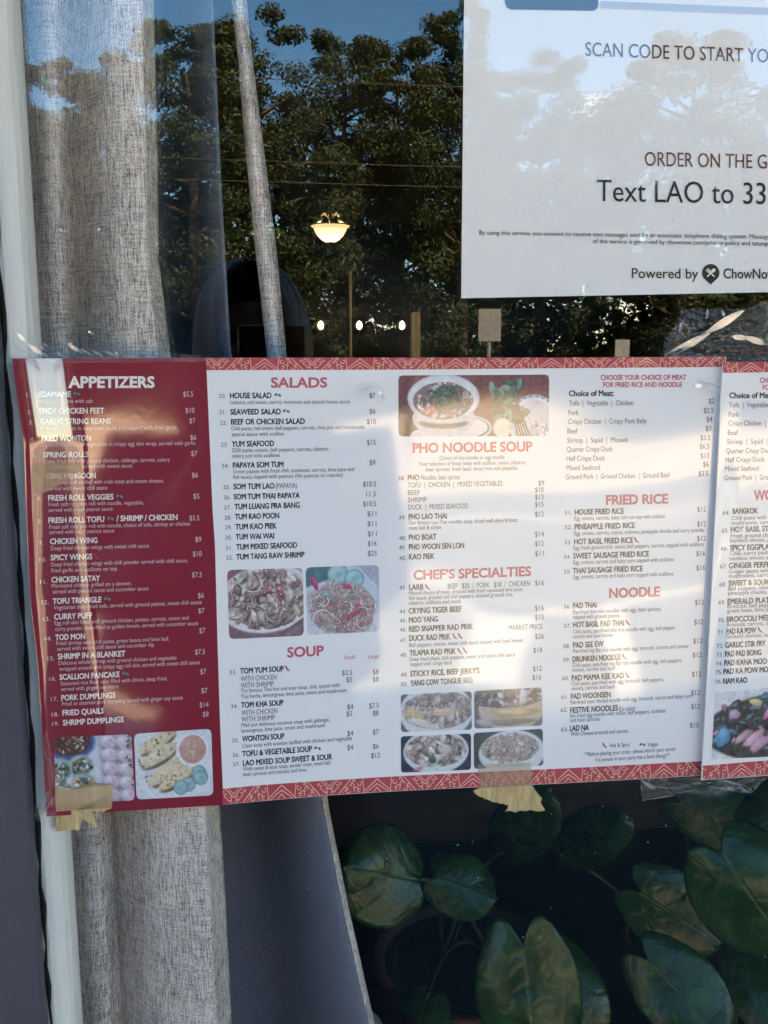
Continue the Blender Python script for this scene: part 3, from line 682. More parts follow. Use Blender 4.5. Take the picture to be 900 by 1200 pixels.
def ph_rolls(w, h):
    i = Img(w, h, (205,208,222), 1)
    i.chunks(30, .12, .75, .3, .3, [(120,130,90),(190,170,130),(210,150,110)], (.05,.1))
    i.ell(.20,.08,.42,.30,(40,80,165)); i.ell(.20,.06,.36,.25,(80,42,32)); i.chunks(60,.2,.05,.3,.2,[(110,60,45),(60,30,24),(205,190,180),(150,110,90)],(.02,.045),clip=i.mask(.2,.06,.36,.25))
    for x, y in ((.08,.48),(.34,.44),(.36,.72)):
        i.ell(x,y,.2,.18,(150,165,160),soft=.2,hi=25); i.ell(x,y+.02,.15,.13,(80,105,105)); i.chunks(22,x,y+.02,.13,.11,[(225,235,240),(60,85,60),(150,185,195),(235,140,100),(40,55,50)],(.03,.06))
    i.chunks(8,.5,.73,.08,.06,[(240,140,95)],(.03,.05),el=.3)
    i.poly([(.55,0),(.97,.0),(1.0,.95),(.62,1.0)], (188,176,196))
    for r_ in range(5):
        for c_ in range(2):
            x, y = .70+c_*.2+r_*.006, .1+r_*.2+c_*.02
            i.ell(x+.012,y+.03,.155,.13,(150,120,140),.2); i.ell(x,y,.15,.12,(212,196,214),.2,soft=.3,hi=34,wob=.03); i.ell(x+.03,y-.01,.06,.04,(236,168,172),.7,soft=.9); i.ell(x-.03,y+.04,.05,.03,(170,178,205),.2,soft=.9)
            i.ell(x-.04,y-.05,.03,.02,(250,248,252),.3,soft=.8)
    i.chunks(14,.97,.3,.06,.5,[(60,95,70),(90,110,80)],(.02,.05)); return i
def ph_pancake(w, h):
    i = Img(w, h, (214,222,232), 2); i.ell(.5,.55,.62,.52,(226,232,238),soft=.06); i.ell(.5,.55,.5,.42,(212,220,230),soft=.2)
    for x, y, l_, wd in ((.30,.14,.34,.10),(.32,.34,.34,.12),(.42,.60,.36,.13),(.54,.70,.34,.10)):
        i.ell(x+.01,y+.05,l_,wd,(120,80,62),-.5,soft=.2); i.ell(x,y,l_,wd,(228,208,172),-.5,soft=.15,hi=16,wob=.04)
        for k in range(24):
            q = (i.r.rand()-.5)*1.7*l_; z = (i.r.rand()-.5)*1.5*wd; a, c_ = x+(q*math.cos(-.5)-z*math.sin(-.5)), y+(q*math.sin(-.5)+z*math.cos(-.5))
            i.ell(a,c_,.03,.018,[(196,120,84),(60,80,45),(206,140,96),(244,230,200)][i.r.randint(4)],i.r.rand()*3,soft=.7)
    i.ell(.74,.30,.25,.26,(238,238,242),soft=.05); i.ell(.75,.29,.21,.22,(212,150,138),soft=.08,hi=12); i.chunks(16,.75,.28,.12,.12,[(238,212,190),(230,190,170)],(.014,.028))
    for x, y in ((.82,.65),(.84,.72),(.68,.81),(.58,.85)):
        i.ell(x,y,.115,.115,(84,140,150),soft=.06); i.ell(x,y,.10,.10,(136,188,196),soft=.1,hi=16); i.ell(x,y,.045,.04,(112,168,178),soft=.6)
    return i
def ph_pork(w, h):
    i = Img(w, h, (128,92,104), 3); i.poly([(0,.05),(.5,0),(.3,.15),(0,.35)],(150,84,100)); i.poly([(.75,0),(1,0),(1,.4),(.85,.3)],(150,165,150))
    i.ell(.52,.44,.74,.50,(232,226,228),-.12,soft=.05); i.ell(.52,.42,.66,.43,(190,168,164),-.12); c = i.mask(.52,.42,.68,.46,-.12)
    i.chunks(210,.5,.42,.6,.42,[(206,184,178),(186,160,152),(222,208,204),(150,118,112),(172,142,134)],(.07,.13),el=.5,clip=c,dark=.42,hi=30)
    i.chunks(9,.6,.33,.3,.15,[(178,84,92),(200,110,110)],(.05,.09),el=.4,clip=c); i.strand(16,.4,.4,.5,.36,[(70,58,58),(232,222,220)],.012,.14,c); i.chunks(60,.6,.3,.4,.3,[(238,228,224),(205,160,150)],(.012,.025),clip=c)
    i.poly([(.62,1),(1,.72),(1,.76),(.68,1)],(110,84,92)); i.poly([(.72,1),(1,.80),(1,.84),(.78,1)],(140,116,122)); return i
def ph_papaya(w, h):
    i = Img(w, h, (196,210,228), 4); i.poly([(0,0),(.35,0),(.3,.2),(0,.3)],(50,112,126)); i.poly([(.7,0),(1,0),(1,.35)],(170,176,200)); i.poly([(0,.6),(.3,1),(0,1)],(206,214,232))
    for x, y, rr in ((.44,.12,.16),(.66,.2,.15)): i.ell(x,y,rr,rr,(92,162,176),soft=.06); i.ell(x,y,rr*.9,rr*.9,(146,206,212),soft=.15,hi=14); i.ell(x,y,rr*.5,rr*.4,(122,190,200),soft=.7)
    i.ell(.5,.62,.5,.36,(206,172,178),.35,soft=.12); c = i.mask(.48,.62,.54,.42,.35)
    i.strand(170,.48,.62,.46,.36,[(236,218,214),(226,196,196),(246,236,230),(214,170,172)],.012,.14,c)
    for x, y, a, l_ in ((.12,.24,1.2,.13),(.6,.74,-.4,.2),(.56,.3,.5,.09),(.72,.62,.8,.08),(.3,.55,.3,.06)): i.ell(x,y,l_,.045,(216,62,104),a,soft=.3,hi=30)
    i.ell(.28,.42,.14,.035,(110,170,176),.5,soft=.3,hi=30); i.ell(.58,.46,.14,.035,(96,150,146),-1.0,soft=.3,hi=30)
    i.strand(46,.55,.68,.4,.3,[(248,236,230),(226,120,140),(190,160,150),(150,128,120)],.010,.12,c); return i
def ph_pho(w, h):
    i = Img(w, h, (128,62,68), 5); i.noise(20, 16); i.ell(.98,.8,.0001,.0001,(0,0,0)); i.poly([(0,.45),(.1,.5),(.12,1),(0,1)],(92,62,66)); i.ell(.10,.92,.25,.12,(66,58,48))
    i.ell(.30,.98,.56,.16,(222,222,230),soft=.05); i.ell(.44,.86,.46,.22,(208,212,220),soft=.04); i.ell(.44,.86,.42,.19,(60,90,100),soft=.06); i.ell(.44,.85,.39,.17,(228,226,230),soft=.06)
    i.ell(.90,.78,.42,.46,(226,232,242),soft=.03); i.ell(.90,.80,.37,.40,(198,204,214),soft=.05)
    for k in range(34):
        a = -2.6+k*.085; i.ell(.90+math.cos(a)*.395/i.asp,.78+math.sin(a)*.43,.022,.03,(70,118,190),a,soft=.6) if k % 3 else None
    i.chunks(40,.90,.92,.3,.2,[(226,214,206),(206,196,190),(240,236,230)],(.03,.07))
    i.ell(.30,.70,.52,.30,(214,206,214),soft=.04); i.ell(.30,.78,.44,.10,(66,92,100),soft=.2); i.ell(.30,.70,.45,.10,(226,220,226),soft=.2); i.ell(.30,.38,.60,.40,(206,212,222),soft=.03); i.ell(.30,.38,.57,.37,(232,235,240),soft=.03)
    i.ell(.295,.42,.50,.31,(132,108,112),soft=.05); c = i.mask(.295,.42,.50,.31)
    i.chunks(80,.3,.42,.48,.28,[(206,190,184),(178,152,150),(214,160,164),(228,214,206),(120,110,100),(160,96,104)],(.05,.11),clip=c,dark=.5)
    i.chunks(7,.24,.55,.2,.1,[(222,120,132),(206,98,110)],(.06,.1),clip=c); i.chunks(3,.38,.42,.06,.05,[(200,70,76)],(.05,.07),clip=c)
    i.strand(60,.31,.36,.2,.16,[(44,98,88),(84,136,124),(36,76,74),(120,150,140)],.012,.07,c); i.chunks(30,.31,.36,.18,.13,[(52,104,92),(70,120,110)],(.02,.05),clip=c)
    for k in range(38):
        t = i.r.rand(); x, y = .63+.16*i.r.rand()+.08*t-.02, .12+.62*i.r.rand(); a = i.r.rand()*3; cc = [(88,140,126),(58,108,98),(120,166,150),(44,88,80)][k % 4]
        i.ell(x+.008,y+.02,.11,.05,(30,56,54),a,soft=.3); i.ell(x,y,.11,.05,cc,a,soft=.15,hi=18)
    for k in range(5): i.poly([(.74+.012*k,.5),(.75+.012*k,.5),(.80+.02*k,1),(.79+.02*k,1)],(96,72,70))
    i.ell(.69,.86,.16,.17,(206,196,178),soft=.05); i.ell(.69,.86,.14,.15,(238,230,212),soft=.1); return i
def ph_meat(seed, bgc, plate, pal, acc, sz=(.10,.20)):
    def f(w, h):
        i = Img(w, h, bgc, seed); i.noise(5, 20); i.ell(*plate[0], soft=.05); c = i.mask(*plate[1]); i.ell(*plate[1], tuple(int(q*.78) for q in pal[1]), soft=.1)
        i.chunks(190, plate[1][0], plate[1][1], plate[1][2], plate[1][3], pal, sz, el=.55, clip=c, dark=.66, hi=26)
        for (x, y, rx, ry, col, a) in acc: i.ell(x, y, rx, ry, col, a, soft=.35, hi=22, wob=.08)
        i.chunks(50, plate[1][0], plate[1][1], plate[1][2], plate[1][3], pal+[(80,64,58)], (.015,.04), clip=c); return i
    return f
ph_larb = ph_meat(7, (96,92,94), [(.5,.5,1.0,.75,(220,226,232)), (.52,.45,.95,.5)], [(190,164,160),(206,186,180),(150,124,116),(226,210,204)], [(.2,.55,.3,.16,(226,190,140),.4),(.62,.5,.4,.12,(236,190,160),-.1),(.3,.78,.5,.12,(226,218,210),.3)])
ph_soup = ph_meat(8, (120,104,104), [(.55,.5,.9,.6,(206,180,160)), (.5,.2,1.0,.3)], [(150,130,130),(90,100,96),(206,190,196),(120,84,88)], [(.6,.62,.75,.16,(206,160,110),.0),(.55,.6,.5,.07,(226,196,150),.05),(.5,.86,.9,.1,(150,128,108),.0),(.72,.2,.13,.26,(210,200,220),.1),(.15,.85,.25,.12,(190,170,170),.2)], (.08,.15))
ph_duck = ph_meat(9, (30,42,62), [(.5,.45,.92,.62,(214,222,228)), (.5,.42,.85,.46)], [(206,184,180),(170,150,144),(226,212,204),(120,100,96),(214,200,180)], [(.45,.68,.13,.12,(50,88,76),.3),(.56,.74,.1,.08,(72,112,96),-.3),(.27,.42,.05,.04,(150,50,80),.3),(.25,.9,.16,.06,(230,140,150),-.2),(.62,.4,.24,.18,(212,196,190),.2),(.84,.55,.04,.1,(60,50,58),.5)], (.12,.24))
ph_rice = ph_meat(10, (62,66,66), [(.55,.6,.95,.62,(220,226,230)), (.52,.48,.82,.42)], [(212,186,178),(226,206,198),(190,160,150),(200,176,160)], [(.22,.65,.1,.04,(70,64,110),-.8),(.4,.62,.2,.05,(150,140,120),.1)], (.05,.10))
def ph_stir(w, h):
    i = Img(w, h, (226,228,234), 12); i.ell(.62,.58,1.15,.5,(60,52,48),soft=.06); i.noise(9, 24); c = i.mask(.62,.56,1.2,.52)
    i.chunks(150,.62,.52,1.1,.44,[(56,100,120),(70,120,140),(40,60,64),(84,92,90),(30,28,30),(190,120,150)],(.05,.11),clip=c,dark=.4,hi=30)
    for x, y, rx, ry, col, a in ((.10,.68,.12,.16,(60,150,200),.4),(.40,.72,.20,.09,(222,160,186),-.6),(.46,.80,.20,.08,(206,150,176),-.6),(.30,.68,.17,.07,(190,150,160),-.6),(.75,.5,.36,.05,(70,150,190),-.35),(.58,.3,.25,.07,(216,120,156),-.7),(.62,.34,.2,.05,(226,200,216),-.7),(.40,.2,.12,.06,(220,190,130),.3),(.8,.12,.2,.1,(226,180,90),.1),(.82,.36,.18,.16,(206,226,230),.2),(.85,.72,.2,.1,(226,214,204),.3),(.2,.35,.1,.08,(206,150,180),0)):
        i.ell(x,y,rx,ry,col,a,soft=.25,hi=36,wob=.06)
    return i
def photo(parent, surf, eps, quad, fn, rnd=.05):
    (x0,y0),(x1,y1),(x2,y2),(x3,y3) = quad
    wp, hp = math.hypot(x1-x0, y1-y0), math.hypot(x3-x0, y3-y0); w, h = int(wp*1.35), int(hp*1.35)
    I = fn(w, h); I.noise(34, 24); I.noise(12, 14); im = I.a; g_ = im.mean(2, keepdims=True); im = np.clip(34 + .88*(g_ + (im-g_)*.95), 0, 255)
    lin = np.where(im <= 10.3, im/255/12.92, ((im/255+.055)/1.055)**2.4)*.86
    vs, keep = [], np.ones((h, w), bool)
    for j in range(h):
        for i in range(w):
            u, v = i/(w-1), j/(h-1)
            vs.append(surf((1-v)*((1-u)*x0+u*x1)+v*((1-u)*x3+u*x2), (1-v)*((1-u)*y0+u*y1)+v*((1-u)*y3+u*y2), eps))
            cx, cy = min(u, 1-u)*wp, min(v, 1-v)*hp; R_ = rnd*min(wp, hp)
            if cx < R_ and cy < R_ and (R_-cx)**2+(R_-cy)**2 > R_*R_: keep[j, i] = False
    fs = [(j*w+i, (j+1)*w+i, (j+1)*w+i+1, j*w+i+1) for j in range(h-1) for i in range(w-1) if keep[j,i] and keep[j,i+1] and keep[j+1,i] and keep[j+1,i+1]]
    o = MB().add(vs, fs).build('food_photo', M_photo, parent)
    at = o.data.attributes.new('Col', 'FLOAT_COLOR', 'POINT'); buf = np.ones((h*w, 4)); buf[:, :3] = lin.reshape(-1, 3); at.data.foreach_set('color', buf.ravel())
    return o
def border(parent, surf, eps, top, bot, unit=112.0, x_ref=310.0, flip=False):
    """red ornamental band between two polylines (pixels): cream chevrons, diamonds and scrolls"""
    xa, xb = top[0][0], top[-1][0]
    P = lambda x, q, e=eps: surf(x, lerp(pl(top, x, 0, 1), pl(bot, x, 0, 1), q), e)
    MB().grid(lambda u, v: P(lerp(xa, xb, u), v), int((xb-xa)/6), 2).build('border_band', M_red, parent)
    m = MB()
    def line(pts, wd=.085):
        hgt = 13.5
        for (xA,qA),(xB,qB) in zip(pts, pts[1:]):
            if max(xA,xB) > xb or min(xA,xB) < xa: continue
            dx, dy = xB-xA, (qB-qA)*hgt; L_ = math.hypot(dx,dy)+1e-6; ox, oy = -dy/L_*wd*hgt/2, dx/L_*wd/2
            cl = lambda q: max(0.0, min(1.0, q))
            m.add([P(xA+ox,cl(qA+oy),eps+.00004),P(xB+ox,cl(qB+oy),eps+.00004),P(xB-ox,cl(qB-oy),eps+.00004),P(xA-ox,cl(qA-oy),eps+.00004)], [(0,1,2,3)])
    def scroll(x, q, r, turn, a0=0.0, mir=1):
        pts = []
        for i in range(13):
            t = i/12; rr = r*(1-.75*t); a = a0+turn*t*5.2
            pts.append((x+mir*math.cos(a)*rr, q+math.sin(a)*rr/13.5))
        line(pts, .06)
    n0 = int((xa-x_ref)/unit)-1; n1 = int((xb-x_ref)/unit)+2
    for kx in range(n0, n1):
        c = x_ref+kx*unit
        for s in (-1, 1):
            for w1 in (0, 4.2): line([(c, .1+w1*.075), (c+s*(17-w1*.9), 1.0)], .075)
            line([(c, .66), (c+s*4.5, 1.0)], .07)
            line([(c+s*17, .0), (c+s*15.2, 1.0)], .06)
            line([(c+s*31, .0), (c+s*45, .98)], .08); line([(c+s*26, 0), (c+s*41, 1.0)], .05)
            for (dx, q, r, tn, a0) in ((20,.3,3.2,1,0),(24,.72,3.4,-1,1),(29.5,.45,3.0,1,2),(34,.78,3.0,-1,3),(21,.85,2.2,1,4),(27,.15,2.2,-1,0),(37,.6,2.0,1,1)): scroll(c+s*dx, q, r, tn, a0, s)
            h_ = c+unit/2
            line([(h_, .62), (h_+s*10, 0)], .075); line([(h_, .40), (h_+s*6.5, 0)], .06)
            scroll(h_+s*4.5, .62, 3.2, 1, 0, s); scroll(h_+s*9, .42, 2.4, -1, 2, s); scroll(h_+s*4.2, .86, 2.2, 1, 2, s); scroll(h_+s*12.5, .2, 2.0, 1, 0, s)
    m.build('border_pattern', M_cream, parent)

# ------------------------------------------------------------------ menu sheet taped across frame and glass
ML = [(14,420),(18,450),(28,520),(30.5,600),(35,700),(44,780),(49,860),(54.5,957)]
MR = [(851,418),(848,470),(843,560),(833,740),(823,909)]
MT = [(14,420),(242,419.3),(465,419),(645,419),(851,418)]
MBt = [(54.5,957),(150,950),(258,943.6),(300,939.5),(380,932.5),(460,927.5),(560,922.5),(660,918),(823,909)]
MQ = [(241.5,419),(249,596),(252,640),(255,756),(258,850),(262,944)]
def surf_menu(px, py, eps=0.0):
    u = max(0.0, px - pl(ML, py))
    Y = -0.0075 - 0.0185*smooth(1-u/75.0) + 0.0004*math.sin(px*.017+py*.006) + .00010*math.sin(py*.04+px*.01)*smooth((px-100)/100)
    return U(px, py, Y - eps)
menu = thing('menu_sheet', 'long printed menu with a maroon appetizers panel, taped over frame and glass', 'menu', U(430, 940, -.0075))
def pgrid(fn_l, fn_r, top, bot, nu, nv, eps, m, name, parent, surf):
    def g(u, v):
        px = 0
        # start from a straight blend of the side edges, then settle between top and bottom edges
        t = v
        for _ in range(3):
            xl = pl(fn_l, lerp(pl(top, fn_l[0][0], 0, 1), pl(bot, fn_l[-1][0], 0, 1), t)); xr = pl(fn_r, lerp(pl(top, fn_r[0][0], 0, 1), pl(bot, fn_r[-1][0], 0, 1), t))
        px = lerp(xl, xr, u); py = lerp(pl(top, px, 0, 1), pl(bot, px, 0, 1), v)
        return surf(px, py, eps)
    return MB().grid(g, nu, nv).build(name, m, parent, smooth_=True)
pp = pgrid(ML, MR, MT, MBt, 480, 60, 0.0, M_paper, 'paper', menu, surf_menu); solid(pp, .00025, 1)
pgrid(ML, MQ, MT, MBt, 220, 60, 0.00005, M_maroon, 'maroon_panel', menu, surf_menu)
border(menu, surf_menu, .00007, [(242,419.4),(465,419),(645,419),(850,418)], [(242,433.8),(465,433.2),(645,431.6),(850,430)])
border(menu, surf_menu, .00007, [(261,924.5),(300,920.5),(380,914.8),(460,910),(560,905),(660,900.6),(823,892)], [(262,943),(300,939),(380,932),(460,927),(560,922),(660,917.5),(823,908.5)], x_ref=330)
sA = lambda y: -(y-440)*.00014
sB = lambda y: -(y-430)*.00016
sC = lambda y: -(y-425)*.000135
APP = '''1|31|462.8|EDAMAME|44.4|462|82.8|v85.5|214.7|$5.5|461.7
d|Boiled edamame with salt|45|470|109
2|32|483|SPICY CHICKEN FEET|45.6|481.6|122||217.5|$10|480.8
3|34|495|GARLIC STRING BEANS|47|494|130|c131|222|$7|493
d|Fried string bean in salty bean sauce and topped with fried garlic|48|502|207
4|35.6|515|FRIED WONTON|49|513.8|106.4||223|$6|512.5
d|Ground chicken and vegetables in crispy egg skin wrap, served with garlic|49.4|521|229
5|38|534|SPRING ROLLS|50.8|533|103.6||224|$7|531.4
d|Deep fried roll with ground chicken, cabbage, carrots, celery|52|540.5|199
d|and bean thread, served with sweet sauce|53|547|155
6|41.7|559|CRAB RANGOON|54.4|558|112||225|$6|556.7
d|Deep fried roll stuffed with crab meat and cream cheese,|55|565.5|192
d|served with sweet chili sauce|56|572.5|126
7|44|585|FRESH ROLL VEGGIES|56.7|583.6|132.8|v135.5|226.7|$5|581.4
d|Fresh soft rice skin roll with noodle, vegetable,|57|591|168.6
d|served with clear peanut sauce|57|597.6|132
8|44.4|611|FRESH ROLL TOFU|57|609.8|122|v125|222|$5.5|607
n|/ SHRIMP / CHICKEN|136.7|607.6|207.8
d|Fresh soft rice skin roll with noodle, choice of tofu, shrimp or chicken|57.8|617.5|223
d|served with clear peanut sauce|58|623.5|134
9|46|636|CHICKEN WING|59|634.5|114||229|$9|632
d|Deep fried chicken wings with sweet chili sauce|59.7|642.5|174.7
10|46|656|SPICY WINGS|59.5|653.5|108|c110|226|$10|649
d|Deep fried chicken wings with chili powder served with chili sauce,|60|661.5|220
d|fried garlic and scallions on top|60|668.5|137
11|47|682|CHICKEN SATAY|60.6|679.4|117||225|$7.5|673.6
d|Marinated chicken grilled on a skewer,|60.6|686.5|154.4
d|served with peanut sauce and cucumber sauce|61.7|693.3|174
12|49|706|TOFU TRIANGLE|62|704.6|118.6|v121.4|232|$6|697.8
d|Vegetarian deep-fried tofu, served with ground peanut, sweet chili sauce|63|712|236
13|50.6|725.6|CURRY PUFF|63.6|722.8|107.8||232.5|$7|715.8
d|Egg roll skin filled with ground chicken, potato, carrots, onion and|64|730|221
d|curry powder, deep-fried to golden brown, served with cucumber sauce|64.7|737|232
14|52.8|748.6|TOD MON|65|747|99.4||233.6|$7|739
d|Fried shrimp with chili paste, green beans and lime leaf,|66|754|198
d|served with sweet chili sauce and cucumber dip|67|760.3|180.5
15|55.6|771.7|SHRIMP IN A BLANKET|68|769.4|146.7||228.6|$7.5|764
d|Delicious whole shrimp with ground chicken and vegetable|68.6|777|206.7
d|wrapped around with crispy egg roll skin, served with sweet chili sauce|69.4|783.8|234
16|57.8|795.6|SCALLION PANCAKE|70|793.6|140|v142.5|234.7|$7|787
d|Seasoned rice flour cake filled with chives, deep fried,|71|801|196
d|served with ginger soy sauce|71.7|807.5|139
17|59.7|819.4|PORK DUMPLINGS|72|817.8|135||236|$7|809.4
d|Fried or steamed pork dumpling served with ginger soy sauce|72.8|824.8|214
18|60.6|837.5|FRIED QUAILS|73.3|835.4|121.7||234|$14|826
19|61|848.3|SHRIMP DUMPLINGS|73.9|847|144.7||237.5|$8|837'''
SAL = '''20|256.6|464|HOUSE SALAD|269.6|463.6|318|v321|433|$7|463.5
d|Lettuce, red onion, carrot, tomatoes and special house sauce|270|471.3|410
21|257|483|SEAWEED SALAD|270|482.7|328.8|v331|433|$6|482
22|258|495.5|BEEF OR CHICKEN SALAD|270.8|494.4|357||430|$10|494
d|Chili paste, red onion, bell peppers, carrots, lime pot and homemade|271|502|427
d|special sauce with scallion|271.5|508.8|333
23|259|521|YUM SEAFOOD|271.8|520.2|321||430|$15|518.5
d|Chili paste, onions, bell peppers, carrots, cilantro,|272|527.6|385.5
d|celery pot with scallions|272|534.2|328
24|260|546|PAPAYA SOM TUM|273|545.2|332||433|$9|542
d|Green papaya with fresh chili, tomatoes, carrots, lime juice and|273|552.4|415
d|fish sauce, topped with peanuts (No peanuts on request)|273|559|401.6
25|261.5|571|SOM TUM LAO|273.7|570.3|321.4||425.6|$10.5|567.4
t|(PAPAYA)|323|569.5|348
26|262|583|SOM TUM THAI PAPAYA|274|582.2|351||429|11.5|579
27|262.5|594.7|TUM LUANG PRA BANG|275|593.8|351||425.6|$10.5|590.5
28|263|606.7|TUM KAO POON|275.5|605.5|327||430.7|$11|602
29|263.6|618|TUM KAO PIEK|276|617.4|324||430.7|$11|613.7
30|264|630|TUM WAI WAI|276.4|629.2|321||431|$11|625.5
31|264.6|642|TUM MIXED SEAFOOD|277|641|348||431|$16|637
32|265|653.6|TUM TANG RAW SHRIMP|277|652.6|356.6||431|$25|648.5
33|269|788|TOM YUM SOUP|281.5|786.4|332.4|c334|401|$3.5|788.6
p|$8|437|787.5
t|WITH CHICKEN|282|795.6|324
p|$5|406|796.7
p|$8|437|796
t|WITH SHRIMP|282|803.4|320.7
d|The famous Thai hot and sour soup, chili, spiced with|282|809.6|398
d|Thai herbs, lemongrass, lime juice, onion and mushroom|282|816.4|406
34|270.6|827.8|TOM KHA SOUP|282.8|826.4|332||407|$4|828.5
p|$7.5|432.7|827
t|WITH CHICKEN|283|835.4|325
p|$5|406|836.5
p|$8|437|835.6
t|WITH SHRIMP|283|843.2|322
d|Mild and delicious coconut soup with galangal,|283|850|386
d|lemongrass, lime juice, onion and mushroom|283|856.4|381
35|272|868|WONTON SOUP|284|866|333||407|$4|859.5
p|$7|437|858
d|Clear soup with wonton stuffed with chicken and vegetable|284|874|412.6
36|272.5|885|TOFU & VEGETABLE SOUP|284|883.4|365.4|v367.6|407|$4|876
p|$6|437|874.7
37|272.8|896|LAO MIXED SOUP SWEET & SOUR|284.7|894.4|389||435|$12|885.5
d|With sweet & sour soup, tender meat, meat ball,|284.8|901.2|388
d|bean sprouts and tomato and lime|285|907.4|359'''
PHO = '''h|Choice of rice noodle or egg noodle.|515|536.6|592
h|Your selection of finest meat with scallion, onion, cilantro,|490.6|543.6|616
h|bean sprouts, fresh basil, sliced lime and jalape\u00f1o.|499|550|607
38|466.6|560.5|PHO|478|559.7|491||631|$9|566
t|Noodles, bean sprout|493.4|559.5|539
t|TOFU  |  CHICKEN  |  MIXED VEGETABLES|478|568.5|588.8
t|BEEF|478|577.4|492
p|$10|627|574
t|SHRIMP|478|585.8|500
p|$13|627|582.6
t|DUCK  |  MIXED SEAFOOD|478.5|594.4|548.7
p|$15|627|591
39|467.5|606.6|PHO LAO THAI|479|605.6|523.5||627|$12|602.6
d|Our famous Lao-Thai noodles soup, sliced well-done brisket,|479|612.4|607
d|meat ball & stripe|479|618.6|517
40|467.7|630.6|PHO BOAT|479.4|629.8|511||627|$14|626
41|467.7|641.6|PHO WOON SEN LON|479.4|641|543.8||627|$12|637
42|468|654|KAO PIEK|479.6|652.6|509||627|$11|648.6
43|468|688.7|LARB|479.6|688.3|496|c498|627|$16|683.2
t|BEEF   $20  /  PORK   $18  /  CHICKEN|524.7|687|621
d|Minced choice of meat, dressed with fresh squeezed lime juice,|479|695|613
d|fish sauce, ground red chili peppers, toasted ground rice,|479|700.8|601
d|cilantro, scallions and mints|479|706.6|540
44|468|716.7|CRYING TIGER BEEF|479|716|540.8||627|$16|712.8
45|468.4|727.5|MOO YANG|479.4|726.6|513||627|$15|723.5
46|468.4|738|RED SNAPPER RAD PRIK|479.4|737.2|554||627||735
t|MARKET PRICE|596|735.6|635.7
47|468.5|750.6|DUCK RAD PRIK|479.6|748|527.7|C530|627|$26|746
d|Bell peppers, onions, sweet chili sauce topped with basil leaves|479.6|756|612.6
48|469|767.6|TILAPIA RAD PRIK|480|765.4|534|C536|625|$18|762
d|Deep fried tilapia, bell peppers, onion and sweet chili sauce|480|772.6|603.7
d|topped with crispy basil|480.6|778.4|529
49|469.6|791|STICKY RICE, BEEF JERKY'S|480.8|789.6|562||624.5|$12|783.7
50|469.6|802|YANG COW TONGUE|481|800.6|540.5||624|$16|794
t|(BBQ)|542|797.2|553.6'''
RIC = '''b|Choice of Meat:|667|461|719
t|Tofu  |  Vegetable  |  Chicken|666.8|472.4|742
p|$2|830.6|470
t|Pork|666|483.6|678
p|$2.5|824.8|481
t|Crispy Chicken  |  Crispy Pork Belly|666|494|758
p|$4|828|491.4
t|Beef|665|505|677
p|$3|827|502
t|Shrimp  |  Squid  |  Mussels|664.7|516|736
p|$3.5|821|513
t|Quarter Crispy Duck|664.5|526.6|718
p|$6.5|820|523
t|Half Crispy Duck|664|537.3|709
p|$13|821|534
t|Mixed Seafood|664|548.2|703
p|$6|824|544
t|Ground Pork  |  Ground Chicken  |  Ground Beef|663|558.8|785
p|$3.5|818.7|555
51|662|601|HOUSE FRIED RICE|673.8|600.2|731||817|$12|596.8
d|Egg, onions, carrots, baby corn on top with scallion|673|607.4|779
52|662|618|PINEAPPLE FRIED RICE|673.6|617.3|744||817|$12|614
d|Egg, onions, carrots, raisins, cashews, pineapple chunks and curry powder|673|625|826
53|661.5|635.6|HOT BASIL FRIED RICE|673|634.8|741.7|c743|816.8|$12|631
d|Egg, fresh ground chili, onion, bell peppers, carrots, topped with scallions|672|642|825
54|661|652.6|SWEET SAUSAGE FRIED RICE|672|651.6|760.4||816|$16|648.6
d|Egg, onions, carrots and baby corn topped with scallions|672|659|789.6
55|661|670|THAI SAUSAGE FRIED RICE|671.5|668.8|753||816|$16|665.4
d|Egg, onions, carrots and baby corn topped with scallions|672|676|789
56|660.8|711|PAD THAI|671.5|709.8|699||814.5|$12|706
d|Pan-fried thin rice noodles with egg, bean sprouts,|671.7|717.3|775
d|topped with ground peanut|671.7|723.2|726
57|660.8|733.6|HOT BASIL PAD THAI|671.7|732.2|731|c733|813.6|$12|729
d|Chili paste, pan-fried thin rice noodle with egg, bell pepper,|671.7|740.2|792
d|onions and basil leaves|672|745.8|717.7
58|660|757.3|PAD SEE EW|671.7|756|707||812.4|$12|751
d|Pan-fried big flat rice noodle with egg, broccoli, carrots and onions|671.7|763|806.6
59|660|773.4|DRUNKEN NOODLE|671|772.6|727|c729|811.7|$12|767.6
d|Chili paste, pan-fried big flat rice noodle with egg, bell peppers,|671|779.6|799.4
d|onions, carrots and basil|670.6|785|720.7
60|658.7|795|PAD MAMA KEE KAO|670|794.6|731|c732.6|811|$12|790
d|Chili paste, pan-fried with egg, broccoli, bell peppers,|669.6|801.2|778
d|onions, carrots and basil|669.6|806.8|720
61|657.7|816.8|PAD WOONSEN|669|816.2|715.4||810|$12|812
d|Pan-fried clear thread noodle with egg, broccoli, carrot and baby corn|668.5|823|810.6
62|657|832|FESTIVE NOODLES|668.5|832.4|724||810|$12|828
t|(Lo mein)|725.4|830.8|744
d|Stir fried egg noodle with onion, bell peppers, scallions|668|838.8|780
d|and bean sprouts|668|844|703
63|657.5|855|LAD NA|668|853.6|690||808.5|$15|850
d|With Chinese broccoli and carrots|668.7|860.2|736
f|Hot & Spicy|714.7|873.6|738
f|Vegan|758.8|872.6|771
f|**Before placing your order, please inform your server|685|884|792
f|if a person in your party has a food allergy**|698|890.4|785'''
